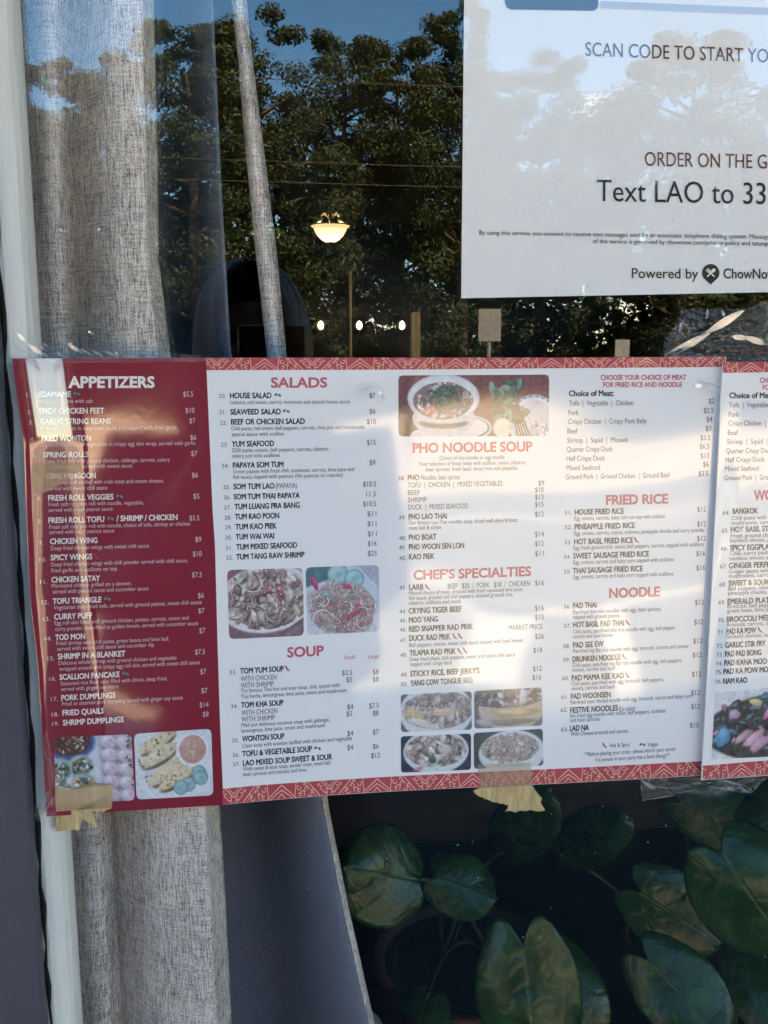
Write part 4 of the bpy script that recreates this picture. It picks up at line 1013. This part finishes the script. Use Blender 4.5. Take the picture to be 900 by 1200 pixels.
def typeset(data, parent, surf, slope, mats, caps=(6.3, 4.7, 5.9), eps=.00014):
    nm, de, pr, nu, th, ch, lf = (MB() for _ in range(7))
    for ln in data.split('\n'):
        q = ln.split('|'); k0 = q[0]
        if k0.isdigit():
            put(nu, surf, eps, k0+'.', float(q[1]), float(q[2]), float(q[1])+(2.6+2.7*(len(k0)-.0) if len(k0) > 1 else 4.4), caps[1], slope)
            put(nm, surf, eps, q[3], float(q[4]), float(q[5]), float(q[6]), caps[0], slope, off=.012)
            if q[7]:
                x = float(q[7][1:]); y = float(q[5]) + (x-float(q[4]))*slope(float(q[5]))
                if q[7][0] == 'v': leaficon(lf, surf, eps, x+4.5, y, 8.0)
                elif q[7][0] == 'c': chili(ch, surf, eps, x+3, y, 6.5)
                else: chili(ch, surf, eps, x+3, y, 6.5); chili(ch, surf, eps, x+9.4, y-.4, 6.5)
            if q[9]: put(pr, surf, eps, q[9], float(q[8]), float(q[10]), float(q[8])+3.45*len(q[9].replace('.', ''))+(1.2 if '.' in q[9] else 0), caps[2], slope, off=0)
        elif k0 == 'p':
            put(pr, surf, eps, q[1], float(q[2]), float(q[3]), float(q[2])+3.3*len(q[1].replace('.', ''))+(1.2 if '.' in q[1] else 0), caps[2], slope, off=0)
        else:
            x0, ym, x1 = map(float, q[-3:]); body = '|'.join(q[1:-3])
            if k0 == 'n' or k0 == 'b': put(nm, surf, eps, body, x0, ym, x1, caps[0], slope, off=.012 if k0 == 'n' else .014)
            elif k0 == 't': put(th, surf, eps, body, x0, ym, x1, caps[2], slope, off=0)
            elif k0 == 'h' or k0 == 'd' or k0 == 'f': put(de, surf, eps, body, x0, ym, x1, caps[1], slope)
    for n_, mb, m in (('item_lettering', nm, mats[0]), ('description_lettering', de, mats[1]), ('price_lettering', pr, mats[2]), ('number_lettering', nu, mats[1]), ('option_lettering', th, mats[2]), ('chili_print', ch, M_chili), ('leaf_print', lf, M_leafi)):
        if mb.f: mb.build(n_, m, parent)
typeset(APP, menu, surf_menu, sA, (M_txtw, M_txtd, M_txtd))
typeset(SAL, menu, surf_menu, sB, (M_txtk, M_txtg, M_txtg))
typeset(PHO, menu, surf_menu, sC, (M_txtk, M_txtg, M_txtg))
typeset(RIC, menu, surf_menu, sC, (M_txtk, M_txtg, M_txtg))
def heading(parent, surf, text, x0, ym, x1, cap, slope, m, off=.016, name='heading_lettering'):
    mb = MB(); put(mb, surf, .00014, text, x0, ym, x1, cap, slope, off=off); return mb.build(name, m, parent)
heading(menu, surf_menu, 'APPETIZERS', 81, 447.9, 180.5, 12.4, sA, M_txtw, .02)
heading(menu, surf_menu, 'SALADS', 318, 448.4, 383, 11.2, sB, M_txtr)
heading(menu, surf_menu, 'SOUP', 337, 764.6, 379, 11.2, sB, M_txtr)
heading(menu, surf_menu, 'PHO NOODLE SOUP', 484, 525, 623.6, 11, sC, M_txtr)
heading(menu, surf_menu, 'CHEF\u2019S SPECIALTIES', 485, 674, 622, 10.6, sC, M_txtr)
heading(menu, surf_menu, 'FRIED RICE', 710.7, 586, 782.8, 10.8, sC, M_txtr)
heading(menu, surf_menu, 'NOODLE', 714.4, 695.2, 772.8, 10.8, sC, M_txtr)
heading(menu, surf_menu, 'CHOOSE YOUR CHOICE OF MEAT', 704, 442.3, 804, 5.6, sC, M_txtr, .014, 'subheading_lettering')
heading(menu, surf_menu, 'FOR FRIED RICE AND NOODLE', 707, 450.8, 799, 5.6, sC, M_txtr, .014, 'subheading_lettering')
mb = MB(); put(mb, surf_menu, .00014, 'Small', 403, 770.4, 416, 4.6, sB); put(mb, surf_menu, .00014, 'Large', 431.7, 769.4, 443.7, 4.6, sB); mb.build('size_lettering', M_txtr, menu)
mb = MB(); chili(mb, surf_menu, .00014, 708.5, 873.4, 6); mb.build('chili_print', M_chili, menu)
mb = MB(); leaficon(mb, surf_menu, .00014, 753, 873, 7); mb.build('leaf_print', M_leafi, menu)
for quad, fn in ((((63,864.5),(154,860.5),(158,938),(65.5,941.5)), ph_rolls), (((157,860),(247.5,854),(250,932),(160,937)), ph_pancake),
                 (((266,668),(355,665.5),(356,745),(268.6,749)), ph_pork), (((358,665),(444,662),(445,740),(360,744)), ph_papaya),
                 (((467,440),(643.6,439),(643,511),(467,511.5)), ph_pho),
                 (((469.6,814),(552.6,810),(553,855),(470,858)), ph_larb), (((555.5,809.7),(635,805.5),(635.7,850),(556,854)), ph_soup),
                 (((469.6,863),(552,859.6),(552,902),(470,905.5)), ph_duck), (((555,859),(636,854),(636.7,897),(555.5,901)), ph_rice)):
    photo(menu, surf_menu, .00008, quad, fn)

# second sheet, overlapping
NL = [(846.5,424.5),(842,520),(836,640),(828,800),(821.5,914)]
NR = [(1110,421),(1078,905)]
NT = [(846.5,424.5),(1110,421)]; NB = [(821.5,914.5),(900,909),(1078,897)]
def surf_second(px, py, eps=0.0):
    u = px - pl(NL, py)
    return U(px, py, -0.0098 - .0003*math.sin(px*.03+py*.01) - 0.0022*smooth(1-u/28) - eps)
men2 = thing('menu_sheet', 'second white menu sheet with the stir fry list, overlapping the long menu', 'menu', U(950, 905, -.0098))
pp = pgrid(NL, NR, NT, NB, 200, 50, 0.0, M_paper, 'paper', men2, surf_second); solid(pp, .00025, 1)
border(men2, surf_second, .00007, [(847,424.5),(1109,421)], [(846.2,437),(1109,433)], x_ref=880)
border(men2, surf_second, .00007, [(823.6,897.5),(900,891),(1078,880)], [(822.4,913.5),(900,908),(1078,896.3)], x_ref=869)
sD = lambda y: -(y-428)*.00014
SEC = '''b|Choice of Meat:|855|463.4|908
t|Tofu  |  Vegetable  |  Chicken|854.6|474.4|930
t|Pork|854|485.6|866
t|Crispy Chicken  |  Crispy Pork Belly|853.6|496|946
t|Beef|853|507|865
t|Shrimp  |  Squid  |  Mussels|852|517.6|924
t|Quarter Crispy Duck|851|528.4|905
t|Half Crispy Duck|850.4|538.8|896
t|Mixed Seafood|849.8|549.2|889
t|Ground Pork  |  Ground Chicken  |  Ground Beef|849|560|972
64|847|601|BANGKOK|858.7|599|888|||
d|Chili paste with cashew nuts, onion, carrots,|857.6|607|975
d|mushrooms, carrots and scallion|857.4|612.8|940
65|846|622|HOT BASIL STIR FRY|856.6|620.6|921|||
d|Fresh ground chili with basil, bell peppers,|856.4|628|968
d|bamboo shoots, green beans|856|633.4|930
66|845|643|SPICY EGGPLANT|855.7|642|911|||
d|Chili, curry paste, eggplant, bell peppers,|855.4|648.4|968
d|bamboo shoots and basil|855|654.4|920
67|844|664|GINGER PERFECT|854.5|663|912|||
d|Ginger paste with fresh ginger, onion,|854.4|669.8|957
d|mushrooms, carrot and scallion|854|675|934
68|843|685|SWEET & SOUR|854|683.6|901|||
d|Bell peppers, onion, carrots, cucumber,|853.6|689.8|957
d|pineapple chunks, tomato|853.4|695|920
69|842|706|EMERALD PLATE|852.8|705|905|||
d|Broccoli, bell peppers, green onion,|852.4|710.6|948
d|green bean, lime juice|852|715.8|909
70|841.5|727|BROCCOLI MEDLEY|852|725.8|915|||
d|Broccoli, carrots, mushrooms|851.8|732|928
71|841|741|PAD KA POW|851.5|740|886|c888||
d|Ground chicken, beef or pork with basil|851|746|954
72|840|757|GARLIC STIR FRY|850|756|897|||
73|839.5|767.4|PAD PAD BONG|849.8|766.4|892|||
74|839|778|PAD KANA MOO KROB|849|777|918|||
75|838.6|788|PAD KA POW MOO KROB|848|787|925|||
76|838|799|NAM KAO|847.7|798.2|875.7|||'''
typeset('\n'.join(l + ('|' if l[0].isdigit() and l.count('|') < 10 else '') for l in SEC.split('\n')), men2, surf_second, sD, (M_txtk, M_txtg, M_txtg))
heading(men2, surf_second, 'CHOOSE YOUR CHOICE OF MEAT', 890.6, 445.6, 990, 5.6, sD, M_txtr, .014, 'subheading_lettering')
heading(men2, surf_second, 'FOR FRIED RICE AND NOODLE', 894, 454, 986, 5.6, sD, M_txtr, .014, 'subheading_lettering')
heading(men2, surf_second, 'WOK', 884, 580.4, 914, 11, sD, M_txtr)
photo(men2, surf_second, .00008, ((838,812),(960,800),(957,884),(833.5,890)), ph_stir, .0)

# ------------------------------------------------------------------ order sign behind the glass
M_card = mat('white_card', srgb(249,249,247), rough=0.6, spec=.3)
M_ink = mat('black_ink', srgb(24,24,28), rough=.6); M_ink2 = mat('red_brown_ink', srgb(112,44,40), rough=.6); M_navy = mat('navy_fill', srgb(58,66,92), rough=.6)
M_pale = mat('pale_blue_fill', srgb(192,200,212), rough=.6)
def surf_sign(px, py, eps=0.0): return U(px, py, 0.0062 - eps)
sg = thing('order_sign', 'white card sign about ordering by text message, behind the glass', 'sign', U(830, 348, .0062))
o = MB().add([surf_sign(544.8,-90), surf_sign(1128,-66), surf_sign(1122,338), surf_sign(540.6,349.5)], [(0,3,2,1)]).build('card', M_card, sg); solid(o, .0004, -1)
sS = lambda y: (410-y)/9500
def sline(name, m, rows):
    mb = MB()
    for (t, x0, ym, x1, cap, off, sub) in rows: put(mb, surf_sign, .0004, t, x0, ym, x1, cap, sS, off=off, sub=sub)
    return mb.build(name, m, sg)
sline('heading_lettering', M_ink2, [('SCAN CODE TO START YOUR ORDER', 686, 57.4, 871, 16, .002, 'SCAN CODE TO START')])
sline('heading_lettering', M_ink2, [('ORDER ON THE GO', 755.7, 186, 881.6, 16.4, .002, 'ORDER ON THE')])
sline('number_lettering', M_ink, [('Text LAO to 33733', 699.4, 223, 859.8, 25, .002, 'Text LAO to')])
sline('fine_print', M_ink, [('By using this service, you consent to receive text messages sent by an automatic telephone dialing system. Message frequency varies. Use', 561.7, 272.4, 899, 5.2, .0, 'By using this service, you consent to receive text messages sent by an automatic telephone dialing system. Messag'),
    ('of the service is governed by chownow.com/privacy-policy and tatango.com/privacy', 695, 282.4, 899, 5.2, .0, 'of the service is governed by chownow.com/privacy-policy and tatang')])
sline('maker_lettering', M_ink, [('Powered by', 740.5, 320, 818, 11.4, .004, None), ('ChowNow', 848, 320.4, 899, 11.4, .006, 'ChowNo')])
mb = MB(); pts = [(833+10.2*math.cos(a), 319.6-10.2*math.sin(a)) for a in [math.radians(-50+i*280/28) for i in range(29)]] + [(833,333.4)]
mb.add([surf_sign(x, y, .0004) for x, y in pts], [tuple(range(len(pts)))]); lg = mb.build('maker_logo', M_ink, sg)
mb = MB()
for s in (-1, 1):                # crossed fork and spoon
    P = lambda a, b_: surf_sign(833+s*(a*.707+b_*.707), 320-(-a*.707+b_*.707), .0006)
    mb.add([P(-.75,-6),P(.75,-6),P(.75,3),P(-.75,3)], [(0,1,2,3)])
    if s > 0: mb.add([P(2.1*math.cos(i*.524), 4+3*math.sin(i*.524)) for i in range(12)], [tuple(range(12))])
    else:
        for dx in (-1.9, -.45, 1.0): mb.add([P(dx,3.2),P(dx+.9,3.2),P(dx+.9,6.6),P(dx,6.6)], [(0,1,2,3)])
        mb.add([P(-1.9,1.6),P(1.9,1.6),P(1.9,3.2),P(-1.9,3.2)], [(0,1,2,3)])
mb.build('cutlery_mark', M_card, lg, base=parent_base(sg))
mb = MB(); pts = [(592,-60),(592,4),(594,8.6),(598.5,11)] + [(694,12.6),(699,11),(701,7),(701,-60)]
mb.add([surf_sign(x, y, .0004) for x, y in pts], [tuple(range(len(pts)))]); mb.build('navy_block', M_navy, sg)  # navy block with rounded lower corners at the top of the card
mb = MB(); mb.add([surf_sign(x, y, .0004) for x, y in ((704,1),(1120,18),(1120,26),(704,9.5))], [(0,1,2,3)]); mb.build('pale_bar', M_pale, sg)  # pale blue bar running on beside the navy block

# ------------------------------------------------------------------ tapes and a painted tan reflection
M_tan = mat('tan_piece', (0.82,0.52,0.29,1), rough=.6, spec=.3, var=.18, vscale=60, stretch=(3,1,.4), bump=.2, bscale=300, alpha=.42)  # shared by the stuck strip and the painted tan reflection
M_tan3 = mat('masking_tape_under_film', (0.62,0.46,0.30,1), rough=.6, spec=.3, var=.18, vscale=60, alpha=.22)
M_tan2 = mat('masking_tape_loose', (0.70,0.49,0.25,1), rough=.6, spec=.3, var=.35, vscale=90, stretch=(2,1,.5), bump=.6, bscale=220, alpha=.88)
def ragged(pts, i0, i1, n=5, amp=2.2, seed=1):   # tear the edges between point i0 and i1 into fine teeth
    rg = random.Random(seed); out = []
    for i, p in enumerate(pts):
        out.append(p); q = pts[(i+1) % len(pts)]
        if i0 <= i < i1:
            for k in range(1, n):
                t = k/n; out.append((lerp(p[0],q[0],t)+rg.uniform(-amp,amp)*.5, lerp(p[1],q[1],t)+(rg.uniform(-amp,amp) if k % 2 else rg.uniform(-amp*.3,amp))))
    return out
def ribbon(name, pts, surf, m, label, parent=None, group='torn masking tape on the menu', eps=.0010, nosolid=False):
    vs = [surf(x, y, eps) for x, y in pts]; n = len(pts)
    o = MB().add(vs, [tuple(range(n))]).build(name, m, parent, base=None if parent else vs[0])
    if not parent: tag(o, label, 'tape', group)
    if not nosolid: solid(o, .00012, 1)
    return o
o = MB().grid(lambda u, v: surf_menu(lerp(lerp(38.2,97,u), lerp(41,88,u), v), lerp(lerp(543,541.8,u), lerp(581,556,u)+3*math.sin(u*3.1), v), .0003), 48, 12).build('tan_piece', M_tan, base=surf_menu(38.2,543))  # tan reflection laid on the panel as a translucent coloured patch
tag(o, 'short tan patch standing in for a reflection across CRAB RANGOON on the maroon panel', 'tape', 'torn masking tape on the menu')
t = thing('tan_piece', 'torn tan tape hanging below the spring roll photo', 'tape', U(90,950,-.02), 'torn masking tape on the menu')
ribbon('stuck_strip', [(64.6,922),(80,926),(110,917),(133,919),(131,946.5),(65.4,951)], surf_menu, M_tan, None, t, eps=.0008)
ribbon('torn_end', ragged([(65.4,951),(131,946.5),(124,950),(113,953),(106,950),(111,960),(116,971.5),(104,964),(97,959),(94,969),(92,973),(80,972.5),(66,974.5)], 1, 11, 4, 1.5), lambda x, y, e: U(x, y, -.0195-e), M_tan2, None, t, eps=.0)
t = thing('tan_piece', 'torn tan tape under the bottom border of the long menu', 'tape', U(600,930,-.008), 'torn masking tape on the menu')
ribbon('stuck_strip', [(560,896),(622,894),(624,920.4),(562,923.2)], surf_menu, M_tan3, None, t, eps=.0008)
ribbon('torn_end', ragged([(562,923.2),(624,920.4),(630,930),(635,936),(633,940),(639,949.6),(616,950.6),(591.6,951),(596,943),(584,941),(572,937),(558,931),(554,927)], 1, 12, 4, 1.3, 2), lambda x, y, e: U(x, y, -.0082-e), M_tan2, None, t, eps=.0)
def sheet(name, pts, Y, label, creases, cr_r=.0004, group='clear packing tape round the menu', m=M_film):
    cx = sum(p[0] for p in pts)/len(pts); cy = sum(p[1] for p in pts)/len(pts)
    t = thing(name, label, 'tape', U(cx, cy, Y), group); mb = MB(); rg = random.Random(int(cx)); n = len(pts); rings = 5
    vs = []
    for k in range(rings):
        f = 1-k/rings
        for x, y in pts: vs.append(U(cx+(x-cx)*f, cy+(y-cy)*f, Y + rg.uniform(-.0012,.0012)*(1 if k else .4)))
    vs.append(U(cx, cy, Y)); fs = [(k*n+i, k*n+(i+1)%n, (k+1)*n+(i+1)%n, (k+1)*n+i) for k in range(rings-1) for i in range(n)] + [((rings-1)*n+i, (rings-1)*n+(i+1)%n, rings*n) for i in range(n)]
    mb.add(vs, fs).build('film', m, t)
    mb = MB()
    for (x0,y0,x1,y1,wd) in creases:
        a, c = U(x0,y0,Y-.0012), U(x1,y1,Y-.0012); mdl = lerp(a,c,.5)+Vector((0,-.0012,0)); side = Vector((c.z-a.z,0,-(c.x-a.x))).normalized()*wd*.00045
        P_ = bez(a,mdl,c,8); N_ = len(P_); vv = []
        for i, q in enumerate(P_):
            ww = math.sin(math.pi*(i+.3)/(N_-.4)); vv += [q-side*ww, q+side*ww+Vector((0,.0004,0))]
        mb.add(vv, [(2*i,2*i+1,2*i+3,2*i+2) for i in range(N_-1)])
    if creases: mb.build('crease', M_crease_glint, t)
    return t
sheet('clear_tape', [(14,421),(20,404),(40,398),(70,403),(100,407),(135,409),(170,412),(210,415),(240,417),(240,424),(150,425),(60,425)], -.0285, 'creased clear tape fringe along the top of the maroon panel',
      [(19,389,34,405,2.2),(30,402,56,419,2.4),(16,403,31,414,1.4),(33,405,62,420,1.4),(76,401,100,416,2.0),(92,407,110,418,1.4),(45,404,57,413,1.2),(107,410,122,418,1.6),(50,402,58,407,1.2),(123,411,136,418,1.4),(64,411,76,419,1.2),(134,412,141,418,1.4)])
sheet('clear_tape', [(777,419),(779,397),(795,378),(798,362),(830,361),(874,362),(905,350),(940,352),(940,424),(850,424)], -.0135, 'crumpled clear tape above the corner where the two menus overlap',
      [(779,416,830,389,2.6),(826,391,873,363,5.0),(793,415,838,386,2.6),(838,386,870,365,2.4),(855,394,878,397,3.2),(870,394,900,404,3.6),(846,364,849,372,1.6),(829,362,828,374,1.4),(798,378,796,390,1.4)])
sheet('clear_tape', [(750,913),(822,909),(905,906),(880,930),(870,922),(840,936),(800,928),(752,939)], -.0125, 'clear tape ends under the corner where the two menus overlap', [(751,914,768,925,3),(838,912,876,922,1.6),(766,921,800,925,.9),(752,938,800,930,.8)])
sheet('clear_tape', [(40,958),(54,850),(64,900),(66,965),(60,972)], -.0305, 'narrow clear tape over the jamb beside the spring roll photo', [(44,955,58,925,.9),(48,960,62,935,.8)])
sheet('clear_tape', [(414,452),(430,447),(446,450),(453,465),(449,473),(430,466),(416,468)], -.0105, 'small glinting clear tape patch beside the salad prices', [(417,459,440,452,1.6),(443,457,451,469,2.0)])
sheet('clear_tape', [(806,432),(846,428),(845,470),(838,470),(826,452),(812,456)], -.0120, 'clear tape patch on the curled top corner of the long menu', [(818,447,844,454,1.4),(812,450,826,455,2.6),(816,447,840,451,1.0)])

# ------------------------------------------------------------------ the photographer, seen only as a mirror image
M_knit = mat('pink_knit', (0.80,0.38,0.41,1), rough=.95, var=.1, vscale=120, bump=.3, bscale=300)
M_skin = mat('skin', (0.55,0.34,0.25,1), rough=.5, var=.06, vscale=30)
M_hair = mat('brown_hair', (0.19,0.11,0.075,1), rough=.45, var=.4, vscale=60, stretch=(1,1,.06), bump=.5, bscale=90)
M_jean = mat('dark_denim', (0.05,0.07,0.12,1), rough=.9, var=.15, vscale=150)
M_shoe = mat('black_leather', (0.02,0.02,0.02,1), rough=.4)
PX, PY = -0.030, -0.96
def skin(name, verts, edges, rads, m, parent, lv=2, root=0):
    me = bpy.data.meshes.new(name); me.from_pydata([Vector(v)-parent_base(parent) for v in verts], edges, []); me.materials.append(m)
    o = bpy.data.objects.new(name, me); COL.objects.link(o); o.parent = parent
    s = o.modifiers.new('skin', 'SKIN'); s.use_smooth_shade = True
    d = me.skin_vertices[0].data
    for i, r_ in enumerate(rads): d[i].radius = r_ if isinstance(r_, tuple) else (r_, r_)
    for i in range(len(rads)): d[i].use_root = (i == root)
    mod(o, 'SUBSURF', levels=lv, render_levels=lv); return o
pn = thing('person', 'person in a pink jumper holding up a phone, facing the glass', 'person', (PX, PY, 0))
V_ = lambda x, y, z: (PX+x, PY+y, z)
pn.scale = (1, 1, .972)
verts = [V_(0,0,.90), V_(0,.01,1.02), V_(0,0,1.16), V_(0,-.01,1.28), V_(0,0,1.36), V_(0,.015,1.41), V_(0,.03,1.45), V_(0,.04,1.505), V_(0,.035,1.57)]
rads = [(.15,.11),(.125,.095),(.14,.10),(.15,.10),(.09,.075),(.05,.05),(.066,.072),(.074,.088),(.05,.06)]
edges = [(i,i+1) for i in range(8)]
for s in (-1, 1):
    n = len(verts)
    verts += [V_(s*.09,0,.84), V_(s*.10,.01,.48), V_(s*.10,-.01,.12), V_(s*.10,-.01,.05), V_(s*.11,.14,.03)]; rads += [.085,.058,.042,.04,.032]
    edges += [(0,n),(n,n+1),(n+1,n+2),(n+2,n+3),(n+3,n+4)]
    n = len(verts)
    verts += [V_(s*.165,0,1.31), V_(s*.22,.03,1.12), (s*.125,-.66,1.22), (s*.075,-.585,1.315), (s*.058,-.553,1.355)]; rads += [.055,.045,.036,(.026,.022),(.030,.018)]
    edges += [(3,n),(n,n+1),(n+1,n+2),(n+2,n+3),(n+3,n+4)]
    for f, (dy, dz, ln) in enumerate(((.005,.045,.055),(.0,.03,.062),(-.002,.014,.058),(-.004,-.002,.048))):
        q = len(verts); base = (s*.054, -.545+dy*.5, 1.35+dz)
        verts += [base, (s*.049, -.529, base[2]+.003), (s*.029, -.5225, base[2]+.006)]; rads += [.009,.0085,.007]; edges += [(n+4,q),(q,q+1),(q+1,q+2)]
    q = len(verts); verts += [(s*.042,-.558,1.36),(s*.026,-.556,1.385)]; rads += [.010,.008]; edges += [(n+3,q),(q,q+1)]
skin('body', verts, edges, rads, M_skin, pn, 2, 0)
jv = [V_(0,0,.93), V_(0,.01,1.03), V_(0,0,1.16), V_(0,-.01,1.28), V_(0,.0,1.355)]; jr = [(.26,.16),(.235,.15),(.205,.135),(.175,.12),(.10,.08)]; je = [(0,1),(1,2),(2,3),(3,4)]  # hem widened to cover the bright ground mirrored beside the waist
for s in (-1, 1):
    n = len(jv); jv += [V_(s*.17,0,1.31), V_(s*.215,.05,1.115), (s*.127,-.665,1.215), (s*.083,-.60,1.298)]; jr += [.07,.060,.048,.042]; je += [(3,n),(n,n+1),(n+1,n+2),(n+2,n+3)]
skin('jumper', jv, je, jr, M_knit, pn, 2, 0)
MB().lathe([(.15,.30),(.17,.22),(.20,.05),(.22,-.25),(.25,-.62),(.245,-.62)], V_(0,0,.72), 40).build('added_skirt', M_jean, pn, smooth_=True)  # added so no bright gap between the legs shows in the mirror image
for s in (-1, 1): skin('shoe', [V_(s*.10,-.05,.045), V_(s*.10,.03,.045), V_(s*.11,.16,.035)], [(0,1),(1,2)], [.042,.045,.036], M_shoe, pn, 2)
def hair(u, v):                     # cap and long falling sides, open at the face
    a = lerp(math.radians(118), math.radians(422), u); z = lerp(1.625, 1.17, v**1.15)
    rr = .082*math.sqrt(max(.02, 1-((z-1.515)/.112)**2)) if z > 1.53 else lerp(.083, .092, min(1,(1.53-z)/.3))
    rr *= 1+.03*math.sin(u*46+v*5)+.07*v*math.sin(v*17+u*3)
    return Vector(V_(math.cos(a)*rr*1.0, .02+math.sin(a)*rr*1.12, z))
solid(MB().grid(hair, 60, 40).build('hair', M_hair, pn, smooth_=True), .007, 0)
M_eye = mat('eye', (.05,.03,.02,1), rough=.2); M_lip = mat('lips', (.5,.2,.18,1), rough=.4)
for s in (-1, 1):
    MB().lathe([(.001,.006),(.008,.004),(.012,0),(.008,-.004),(.001,-.006)], V_(s*.030,.117,1.508), 14, 'y').build('eye', M_eye, pn, smooth_=True)
    skin('ear', [V_(s*.075,.035,1.52), V_(s*.078,.03,1.485)], [(0,1)], [(.01,.016),(.008,.011)], M_skin, pn, 1)
skin('nose', [V_(0,.112,1.52), V_(0,.128,1.485), V_(0,.122,1.48)], [(0,1),(1,2)], [.008,.012,.010], M_skin, pn, 2)
skin('mouth', [V_(-.022,.108,1.452), V_(0,.114,1.451), V_(.022,.108,1.452)], [(0,1),(1,2)], [.004,.007,.004], M_lip, pn, 2, 1)
M_phone = mat('black_phone', (.015,.015,.017,1), rough=.25)
ph = bevel(MB().box(-.037, .037, -.540, -.532, 1.322, 1.476).build('phone', M_phone, base=(0,-.536,1.40)), .006, 3)
tag(ph, 'black phone held upright in both hands of the person', 'phone')
